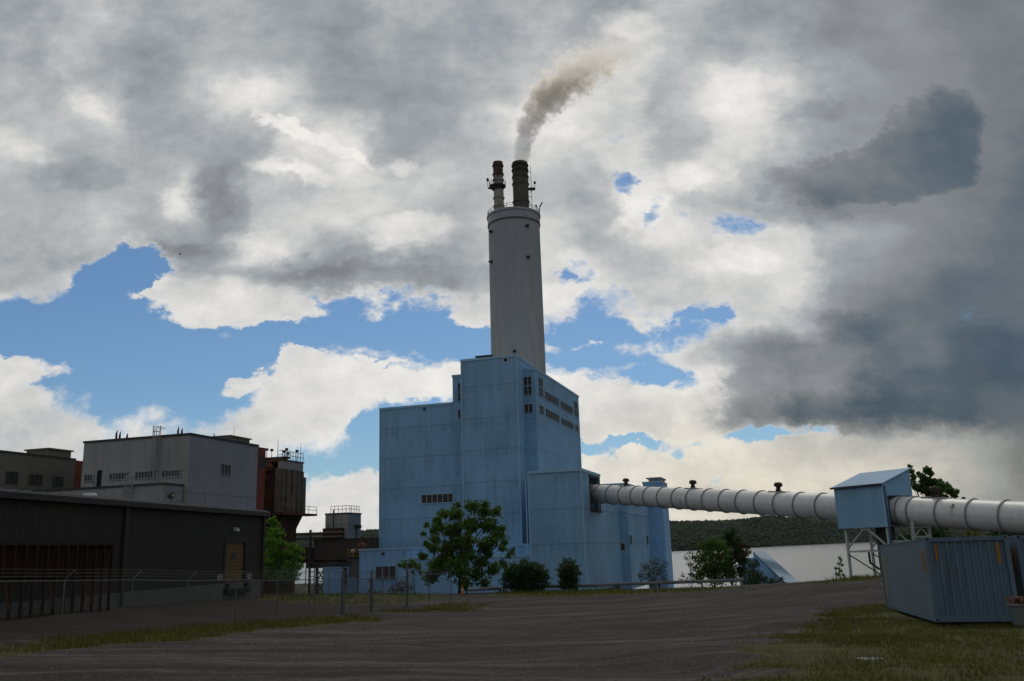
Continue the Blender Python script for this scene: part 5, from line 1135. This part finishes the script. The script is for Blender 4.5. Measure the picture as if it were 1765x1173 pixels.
def fence(label, pts, H, arm=.4, barb=3, gate=None, posts_r=.03, armdir=(0.7, .5)):
    f = thing('chain_link_fence', label, 'fence', pts[0])
    L = Vector(pts[0]); rel = [Vector(p) - L for p in pts]
    for i, p in enumerate(rel):
        m_ = MB().tube(p + Vector((0, 0, -.3)), p + Vector((0, 0, H)), posts_r, n=8)
        if arm: m_.beam(p + Vector((0, 0, H)), p + Vector((armdir[0] * arm, armdir[1] * arm, H + arm * .9)), .04, .03)
        m_.build('post', M['fence_steel'], f)
    for i in range(len(rel) - 1):
        a, b = rel[i], rel[i + 1]
        MB().tube(a + Vector((0, 0, H - .03)), b + Vector((0, 0, H - .03)), .021, n=6, cap=False).build('top_rail', M['fence_steel'], f)
        n = max(2, int((b - a).length / .8)); vs = []; run = []
        acc_ = (a - rel[0]).length
        for k in range(n + 1): q = a.lerp(b, k / n); zg_ = gz(q.x + L.x, q.y + L.y) - L.z; zt = q.z + H; vs += [(q.x, q.y, zg_ + .03), (q.x, q.y, zt)]; run += [(acc_ + (q - a).length, 0., 0.), (acc_ + (q - a).length, zt - zg_, 0.)]
        me = bpy.data.meshes.new('wire_mesh'); me.from_pydata(vs, [], [(2 * k, 2 * k + 2, 2 * k + 3, 2 * k + 1) for k in range(n)]); me.materials.append(M['wire'])
        at_ = me.attributes.new('run', 'FLOAT_VECTOR', 'POINT'); at_.data.foreach_set('vector', np.array(run, np.float32).ravel())
        o = bpy.data.objects.new('wire_mesh', me); COL.objects.link(o); o.parent = f
        if arm and barb:
            mb = MB()
            for j in range(1, barb + 1): t_ = arm * j / barb; off_ = Vector((armdir[0] * t_, armdir[1] * t_, H + t_ * .9)); mb.tube(a + off_, b + off_, .0035, n=3, cap=False)
            mb.build('barbed_wire', M['fence_steel'], f)
    return f
FP = [(-250, 44), ] 
fp = [(-60, 1122, 30.5), (103, 1103, 34), (223, 1092, 36.6), (320, 1085, 40.5), (405, 1076, 45), (476, 1068, 49.5), (540, 1062, 53), (588, 1060, 55.5)]
pts = [G(a, b, Y) for a, b, Y in fp]
fence('galvanised chain link fence with angled barbed wire arms across the left foreground', pts, 2.12)
pts2 = [G(703, 1047, 64), G(740, 1044, 67), G(778, 1042, 71)]
fence('short end run of chain link fence right of the gate, by the leafy tree', pts2, 2.12, arm=.35)
back = [G(a, b, Y) for a, b, Y in ((333, 1034, 66), (393, 1032, 71), (452, 1034, 76), (505, 1036, 80), (567, 1038, 84), (616, 1036, 84), (660, 1036, 83))]
fence('farther chain link fence with barbed wire in front of the brown warehouse end', back, 2.1, arm=.35)
# gate
ga, gbp, gc = G(590.5, 1060, 55.6), G(640, 1057, 59), G(702, 1047, 63.8)
gt = thing('yard_gate', 'double chain link gate with a diagonal brace between two thick posts', 'gate', ga)
for q, h, r_ in ((ga, 2.55, .08), (gbp, 2.5, .075), (gc, 2.9, .09)):
    q = q - ga; MB().tube(q + Vector((0, 0, -.3)), q + Vector((0, 0, h)), r_, n=10).lathe([(r_ + .01, h), (r_ * .6, h + .08), (.01, h + .12)], q, 10).build('gate_post', M['fence_steel'], gt)
def leaf_gate(a, b, brace):
    a, b = a - ga, b - ga; d = (b - a).normalized(); a, b = a + d * .18, b - d * .18; up = Vector((0, 0, 1)); mb = MB()
    za, zb_g = a + up * .12, b + up * .12; zt_a, zt_b = a + up * 2.05, b + up * 2.05
    mb.tube(za, zt_a, .03, n=6).tube(zb_g, zt_b, .03, n=6).tube(zt_a, zt_b, .028, n=6).tube(za, zb_g, .028, n=6).tube(za.lerp(zt_a, .5), zb_g.lerp(zt_b, .5), .02, n=6)
    if brace: mb.tube(za, zt_b, .03, n=6)
    o = mb.build('gate_leaf', M['fence_steel'], gt)
    me = bpy.data.meshes.new('wire_mesh'); me.from_pydata([za, zb_g, zt_b, zt_a], [], [(0, 1, 2, 3)]); me.materials.append(M['wire']); L_ = (zb_g - za).length
    at_ = me.attributes.new('run', 'FLOAT_VECTOR', 'POINT'); at_.data.foreach_set('vector', np.array([(0, 0, 0), (L_, 0, 0), (L_, 1.93, 0), (0, 1.93, 0)], np.float32).ravel()); w_ = bpy.data.objects.new('wire_mesh', me); COL.objects.link(w_); w_.parent = o
leaf_gate(ga, gbp, True); leaf_gate(gbp, gc, False)

# ------------------------------------------------------------------ guardrails
def guardrail(label, pts, H=.72):
    g0 = Vector(pts[0]); g = thing('guardrail', label, 'guardrail', g0); up = Vector((0, 0, 1))
    for i in range(len(pts) - 1):
        a, b = Vector(pts[i]) - g0, Vector(pts[i + 1]) - g0; d = (b - a).normalized(); nn = Vector((d.y, -d.x, 0)).normalized(); 
        if nn.y > 0: nn = -nn
        prof = [(0, 0), (.05, .06), (.08, .10), (.03, .15), (.08, .21), (.05, .25), (0, .31)]
        vs = [q + up * (H - .31 + pz) + nn * pn_ for q in (a, b) for pn_, pz in prof] + [q + up * (H - .31 + pz) + nn * (pn_ - .012) for q in (a, b) for pn_, pz in prof]
        m_ = len(prof); fs = [(k, k + 1, m_ + k + 1, m_ + k) for k in range(m_ - 1)] + [(2 * m_ + k, 3 * m_ + k, 3 * m_ + k + 1, 2 * m_ + k + 1) for k in range(m_ - 1)]
        mb = MB(); mb.add(vs, fs); mb.build('beam', M['galv'], g)
        n = max(1, int((b - a).length / 3.8))
        for k in range(n + 1): q = a.lerp(b, k / n) - nn * .1; MB().box(q.x - .07, q.x + .07, q.y - .07, q.y + .07, q.z - .8, q.z + H - .02).build('post', M['bark'], g)
    return g
M['galv'] = painted('galvanised_rail', (.17, .175, .18), .6, .15)
guardrail('long grey steel guardrail at the edge of the gravel in front of the blue plant', [G(868, 1015, 87), G(995, 1015, 87), G(1137, 1013, 87), G(1283, 1009, 89)])
guardrail('short end piece of guardrail beside the orange cone under the leafy tree', [G(806, 1020, 82), G(864, 1015, 88)], .55)

# cones
def cone(px, py, Y, label, c, h=.9):
    g = G(px, py, Y); o = thing('traffic_cone', label, 'traffic cone', g); m_ = painted('cone_' + ('orange' if c[0] > c[1] * 2 else 'pale'), c, .6)
    MB().box(-.2, .2, -.2, .2, 0, .05).build('base', M['rubber'] if c[0] > c[1] * 2 else m_, o); MB().lathe([(.15, .05), (.03, h), (.01, h)], n=14).build('body', m_, o, smooth=True); MB().lathe([(.113, h * .42), (.083, h * .62)], n=14).build('band', painted('reflective', (.6, .5, .4)), o)
cone(797, 1019, 80, 'orange traffic cone standing at the foot of the leafy tree', (.45, .16, .05))
cone(527, 1026, 84, 'faded pale traffic cone behind the far fence, left of the blue shed', (.42, .36, .20), 1.0)

# birds in the air
def bird(px, py, Y, label, s_=.5):
    p_ = P(px, py, Y); mb = MB()
    body = [(-.28, 0, 0), (-.1, .05, .02), (.12, .04, .03), (.26, 0, .02)]
    mb.lathe([(.01, -.3), (.05, -.15), (.06, .05), (.035, .2), (.01, .28)], n=8)
    vs = mb.v; mb.v = [(z, x, y) for x, y, z in vs]
    for s in (-1, 1): mb.add([(.1, 0, .03), (-.08, 0, .03), (-.12, s * .28, .16), (.06, s * .3, .17), (-.15, s * .62, .05)], [(0, 1, 2, 3), (3, 2, 4)])
    mb.v = [(x * s_ * 2, y * s_ * 2, z * s_ * 2) for x, y, z in mb.v]
    o = mb.build('bird', M['black']); o.location = p_; o.rotation_euler = (0, 0, .4); tag(o, label, 'bird')
bird(310.5, 438, 150, 'dark bird gliding below the long grey cloud band'); bird(281, 532.5, 190, 'small dark bird against the blue sky beside the white cloud', .45)

# ------------------------------------------------------------------ trees and bushes
def foliage(clumps, dens, size, seed, squash=.8, shell=.5):
    rg = np.random.default_rng(seed); C_ = []; 
    for (c, r) in clumps:
        k = max(6, int(dens * r ** 2)); d = rg.normal(0, 1, (k, 3)); d /= np.linalg.norm(d, axis=1)[:, None]
        lump = 1 + .35 * np.sin(d[:, 0] * 5 + seed + c[0]) * np.cos(d[:, 2] * 6 + c[2]) + .15 * rg.normal(0, 1, k)
        rad = r * (shell + (1 - shell) * rg.uniform(0, 1, k) ** .6) * lump
        C_.append(np.array(c)[None] + d * rad[:, None] * np.array([1, 1, squash]))
    c = np.concatenate(C_); n = len(c); s_ = size * rg.uniform(.55, 1.35, n)
    a = rg.normal(0, 1, (n, 3)); a /= np.linalg.norm(a, axis=1)[:, None]; b = np.cross(a, rg.normal(0, 1, (n, 3))); b /= np.linalg.norm(b, axis=1)[:, None]; a[:, 2] -= .25
    a = a * s_[:, None] * .5; b = b * s_[:, None] * .30
    nrm = np.cross(a, b); nrm /= (np.linalg.norm(nrm, axis=1)[:, None] + 1e-9)
    V = np.stack([c - a, c + b * 1. + nrm * s_[:, None] * .05, c + a, c - b * 1. + nrm * s_[:, None] * .05], 1)
    return V.reshape(-1, 3), np.arange(4 * n).reshape(-1, 4)
def tree(name, label, cat, base, clumps, leaf, dens=300, size=.26, seed=1, trunk=.16, group=None, limbs=True, shell=.45, squash=.85):
    """clumps in world coordinates; base on the ground"""
    base = Vector(base); t_ = thing(name, label, cat, base, 0, group)
    cl = [((c[0] - base.x, c[1] - base.y, c[2] - base.z), r) for c, r in clumps]
    V, Fq = foliage(cl, dens, size, seed, squash, shell); np_mesh('crown' if trunk > .07 else 'foliage', V, Fq, M[leaf], t_)
    if trunk:
        mb = MB(); rg = random.Random(seed); top_ = max(c[2] for c, r in cl); cx_ = sum(c[0] for c, r in cl) / len(cl) * .5; cy_ = sum(c[1] for c, r in cl) / len(cl) * .5
        K = 6; pts_ = [Vector((cx_ * (k / K) ** 1.2 + rg.uniform(-.06, .06), cy_ * (k / K), -.3 + (top_ * .82 + .3) * k / K)) for k in range(K + 1)]
        for k in range(K): mb.tube(pts_[k], pts_[k + 1], trunk * (1 - .8 * k / K), trunk * (1 - .8 * (k + 1) / K), 8, cap=False)
        mb.build('trunk', M['bark'], t_)
        lb_ = MB()
        for c, r in cl:
            c = Vector(c); h = max(.15, min(.9, (c.z * .55) / max(top_, .1))); f = h * K; k = min(int(f), K - 1); s0 = pts_[k].lerp(pts_[k + 1], f - k); m_ = s0.lerp(c, .5) + Vector((rg.uniform(-.1, .1), rg.uniform(-.1, .1), r * .15)); rr = trunk * .35
            lb_.tube(s0, m_, rr, rr * .6, 5, cap=False).tube(m_, c, rr * .6, rr * .2, 5, cap=False)
            for j in range(3): e_ = c + Vector((rg.uniform(-1, 1), rg.uniform(-1, 1), rg.uniform(-.4, 1))) * r * .8; lb_.tube(m_.lerp(c, .7), e_, rr * .3, rr * .08, 4, cap=False)
        lb_.build('branches', M['bark'], t_)
    return t_
def px_clumps(L, Y, conv, scale, spread=.8, seed=0):
    rg = random.Random(seed); out = []
    for x, y, r in L:
        px, py = conv(x, y); rp = r / scale; Yc = Y + rg.uniform(-1, 1) * spread; out.append((tuple(P(px, py, Yc)), rp * Y / FPX))
    return out
c3 = [(505, 738, 34), (560, 760, 36), (562, 725, 20), (430, 770, 38), (375, 772, 28), (350, 800, 22), (352, 832, 30), (420, 840, 45), (500, 820, 48), (580, 822, 45), (625, 862, 34), (612, 762, 24), (625, 745, 12), (340, 885, 24), (395, 920, 44), (300, 905, 18), (470, 900, 55), (560, 915, 40), (600, 890, 34), (330, 850, 18),
      (355, 1005, 55), (440, 1010, 55), (520, 1040, 40), (390, 965, 45), (470, 1085, 34), (560, 1080, 28), (440, 730, 18), (480, 960, 42), (545, 985, 34), (320, 1050, 40), (600, 1020, 36), (575, 950, 26), (280, 960, 22), (650, 900, 20), (640, 835, 16), (285, 860, 12), (300, 820, 14), (330, 925, 26), (640, 925, 18)]
tree('leafy_tree', 'leafy broad green tree standing alone in front of the boiler house', 'tree', G(792, 1022, 90), px_clumps(c3, 90, z3, 2.607, 1.6, 3), 'leaf', 520, .34, 3, .15, shell=.10)
tree('sapling', 'thin sapling with loose leaf clusters just left of the leafy tree', 'tree', G(716, 1026, 84), px_clumps([(230, 995, 26), (205, 1000, 20), (262, 1008, 20), (180, 1000, 12), (275, 1030, 14), (240, 1030, 12)], 84, z3, 2.607, .5, 4), 'leaf', 500, .26, 4, .05, shell=.2)
tree('sapling', 'tall thin sapling with one leaf tuft between the leafy tree and the round bushes', 'tree', G(872, 1016, 88), px_clumps([(680, 945, 20), (690, 930, 12), (668, 960, 12), (650, 1000, 20), (640, 985, 14), (660, 1030, 18)], 88, z3, 2.607, .5, 5), 'leaf', 500, .26, 5, .05, shell=.2)
z2b = lambda x, y: (400 + x / 3.91, 740 + y / 3.91)
tree('willow_tree', 'bright yellow green tree at the far end of the brown warehouse', 'tree', G(483, 1022, 84), px_clumps([(265, 615, 34), (295, 640, 34), (250, 690, 40), (305, 700, 46), (260, 760, 50), (330, 770, 44), (280, 830, 60), (350, 850, 55), (400, 790, 34), (440, 800, 34), (470, 815, 24), (415, 850, 46), (300, 910, 60), (380, 930, 60), (440, 920, 44), (260, 960, 50), (340, 990, 60), (460, 870, 26), (235, 900, 40), (420, 985, 40)], 84, z2b, 3.91, 1.5, 6), 'leaf_bright', 700, .22, 6, .14, shell=.3)
idn = lambda x, y: (x, y)
def bush(label, L, Y, leaf, base, seed, dens=2600, size=.15, shell=.55, name='bush', trunk=.04, spread=.5, cat='bush', group=None): return tree(name, label, cat, G(*base, Y), px_clumps(L, Y, idn, 1., spread, seed), leaf, dens, size, seed, trunk, group, shell=shell, squash=.95)
bush('wide rounded dark green bush in front of the blue stair tower', [(885, 985, 15), (905, 980, 16), (925, 984, 15), (935, 992, 12), (880, 998, 16), (905, 998, 20), (928, 1003, 15), (893, 1008, 14), (912, 1010, 14)], 86, 'leaf_dark', (905, 1018), 21)
bush('narrower rounded dark green bush, second from the leafy tree', [(980, 975, 13), (972, 984, 12), (988, 984, 12), (980, 996, 15), (975, 1006, 11), (986, 1006, 11)], 86, 'leaf_dark', (980, 1018), 22)
bush('half bare brownish shrub behind the guardrail beside the narrow blue tower', [(1112, 978, 11), (1130, 972, 12), (1145, 973, 8), (1120, 990, 14), (1138, 988, 13), (1125, 1002, 13), (1145, 1000, 9), (1105, 993, 9)], 92, 'leaf_dry', (1127, 1012), 23, 380, .16, .1, 'shrub', .05, .6, 'shrub')
bush('low dark reddish bush at the foot of the blue annex', [(683, 1012, 10), (696, 1008, 11), (706, 1014, 9), (690, 1020, 10), (675, 1020, 8)], 92, 'leaf_red', (690, 1026), 24, 500, .16, .3)
bush('small low bush behind the gate beside the annex', [(646, 1022, 6), (655, 1024, 6), (638, 1018, 5), (641, 1008, 3)], 90, 'leaf_dark', (648, 1028), 25, 500, .16, .3)
z5 = lambda x, y: (980 + x / 4.0114, 780 + y / 4.0114)
def rtree(name, label, cat, L, Y, leaf, bx, seed, dens=420, size=.26, trunk=.12, shell=.3): 
    g = G(*z5(bx, 920), Y); return tree(name, label, cat, g, px_clumps(L, Y, z5, 4.0114, 1.5, seed), leaf, dens, size, seed, trunk, shell=shell)
rtree('dark_tree', 'tall dark green tree behind the bright one on the bank below the tube', 'tree', [(1120, 550, 38), (1100, 590, 48), (1150, 620, 50), (1070, 640, 45), (1170, 680, 50), (1130, 720, 60), (1200, 740, 50), (1100, 800, 60), (1190, 820, 50)], 108, 'leaf_dark', 1130, 31, 600)
rtree('bank_tree', 'mid green bushy tree on the bank below the conveyor tube', 'tree', [(1000, 630, 50), (950, 640, 44), (1050, 640, 40), (960, 700, 60), (1040, 710, 70), (1100, 690, 40), (910, 740, 45), (1000, 790, 75), (1090, 790, 60), (930, 820, 60), (1020, 860, 70), (1120, 860, 50), (900, 870, 40)], 104, 'leaf', 1010, 32, 600)
rtree('pale_tree', 'thin grey green small tree at the left edge of the bank thicket', 'tree', [(840, 690, 26), (820, 730, 26), (870, 720, 32), (860, 660, 30), (900, 650, 34), (840, 770, 30), (870, 800, 34), (850, 840, 26), (790, 850, 22), (820, 880, 26), (775, 880, 16), (890, 610, 20)], 101, 'leaf_dry', 850, 33, 300, .2, .06, .1)
rtree('russet_shrub', 'reddish brown shrub top at the right of the bank thicket', 'shrub', [(1200, 635, 34), (1235, 650, 28), (1180, 650, 26), (1220, 690, 34), (1250, 685, 18), (1210, 730, 34)], 106, 'leaf_red', 1210, 34, 450, .22, .07, .2)
rtree('brush', 'low dark brush running along the bank before the blue sloping housing', 'brush', [(1260, 780, 34), (1300, 770, 26), (1260, 840, 50), (1310, 850, 44), (1240, 890, 50), (1350, 880, 36), (1400, 890, 32), (1300, 900, 40), (1450, 890, 24), (1475, 870, 16), (1440, 910, 26), (1500, 905, 18), (1295, 745, 14)], 99, 'leaf_dark', 1300, 35, 480, .22, .07, .25)
z6 = lambda x, y: (1380 + x / 3.665, 780 + y / 3.665)
def r6(name, label, L, Y, leaf, bpx, seed, dens=420, size=.30, trunk=.15, shell=.25, cat='tree', spread=1.5): return tree(name, label, cat, G(*bpx, Y), px_clumps(L, Y, z6, 3.665, spread, seed), leaf, dens, size, seed, trunk, shell=shell)
r6('ragged_tree', 'ragged dark tree rising behind the drive house and the white tube', [(690, 88, 14), (700, 118, 16), (712, 150, 18), (706, 190, 22), (725, 215, 22), (745, 130, 12), (770, 150, 22), (800, 112, 24), (822, 130, 18), (790, 180, 30), (830, 190, 30), (765, 225, 34), (810, 245, 36), (870, 185, 20), (890, 205, 24), (870, 240, 36), (925, 215, 22), (940, 240, 26), (985, 245, 14), (970, 265, 20), (1030, 290, 8), (900, 290, 30), (820, 320, 50), (740, 320, 40), (900, 370, 50), (780, 420, 60), (860, 450, 60)], 112, 'leaf', (1605, 960), 41, 1500, .36)
r6('thicket', 'dark leafy thicket under the tube behind the steel trestle', [(780, 490, 50), (850, 500, 50), (900, 520, 40), (720, 520, 45), (660, 540, 40), (930, 540, 40), (620, 570, 30), (800, 560, 50), (870, 570, 50)], 104, 'leaf_dark', (1600, 975), 42, 500, .26, .1, .3, 'thicket')
r6('golden_bush', 'yellowish green bush seen between tube and container roof', [(1060, 510, 24), (1100, 505, 22), (1040, 530, 20), (1080, 540, 26), (1115, 530, 20), (1090, 570, 26), (1050, 570, 24)], 96, 'leaf_gold', (1673, 980), 43, 500, .22, .08, .3, 'bush', .6)
r6('hedge_tree', 'dark tree under the tube at the right edge of the picture', [(1240, 500, 36), (1290, 490, 36), (1340, 500, 36), (1390, 490, 40), (1200, 530, 30), (1260, 550, 40), (1340, 560, 44), (1420, 540, 44), (1410, 460, 26)], 92, 'leaf_dark', (1740, 980), 44, 500, .26, .1, .3)
r6('leafy_shrub', 'small leafy shrub beside the front left leg of the drive house', [(245, 662, 10), (255, 680, 12), (240, 700, 13), (262, 710, 13), (225, 730, 14), (250, 745, 15), (235, 770, 15), (268, 770, 14), (275, 795, 12), (222, 757, 8)], 94, 'leaf', (1450, 1004), 45, 520, .24, .04, .1, 'shrub', .3)
r6('leafy_shrub', 'low leafy shrub between the legs of the drive house', [(335, 787, 10), (350, 785, 8), (320, 795, 9)], 93, 'leaf', (1471, 1004), 46, 420, .24, .03, .1, 'shrub', .3)
# weeds with pale flower heads behind the containers
M['leaf_pale'] = leafmat('pale_flower_heads', (.05, .075, .03, 1), (.34, .34, .31, 1), (.46, .46, .43, 1))
r6('flowering_weeds', 'row of weeds with pale flower heads showing above the container roof', [(x, 590 - (x - 600) * .10 + (7 if k % 2 else 0), 11) for k, x in enumerate(range(590, 1230, 24))], 52, 'leaf_pale', (1640, 1000), 47, 900, .10, .02, .2, 'weeds', 1.0)
# thin summer air over the lake
HZ = MB().box(-7000, 7000, -40, 8800, -18, 135)
mh = bpy.data.materials.new('haze'); mh.use_nodes = True; t = NT(mh.node_tree)
hv = t.n('ShaderNodeVolumePrincipled', inp={'Color': (.86, .92, 1.0, 1), 'Density': 1.2e-5, 'Anisotropy': .2}); ho = t.t.nodes.new('ShaderNodeOutputMaterial'); t.t.links.new(hv, ho.inputs['Volume'])
ho_ = HZ.build('haze', mh); tag(ho_, 'thin pale haze filling the air over the lake and plant', 'haze', kind='stuff')
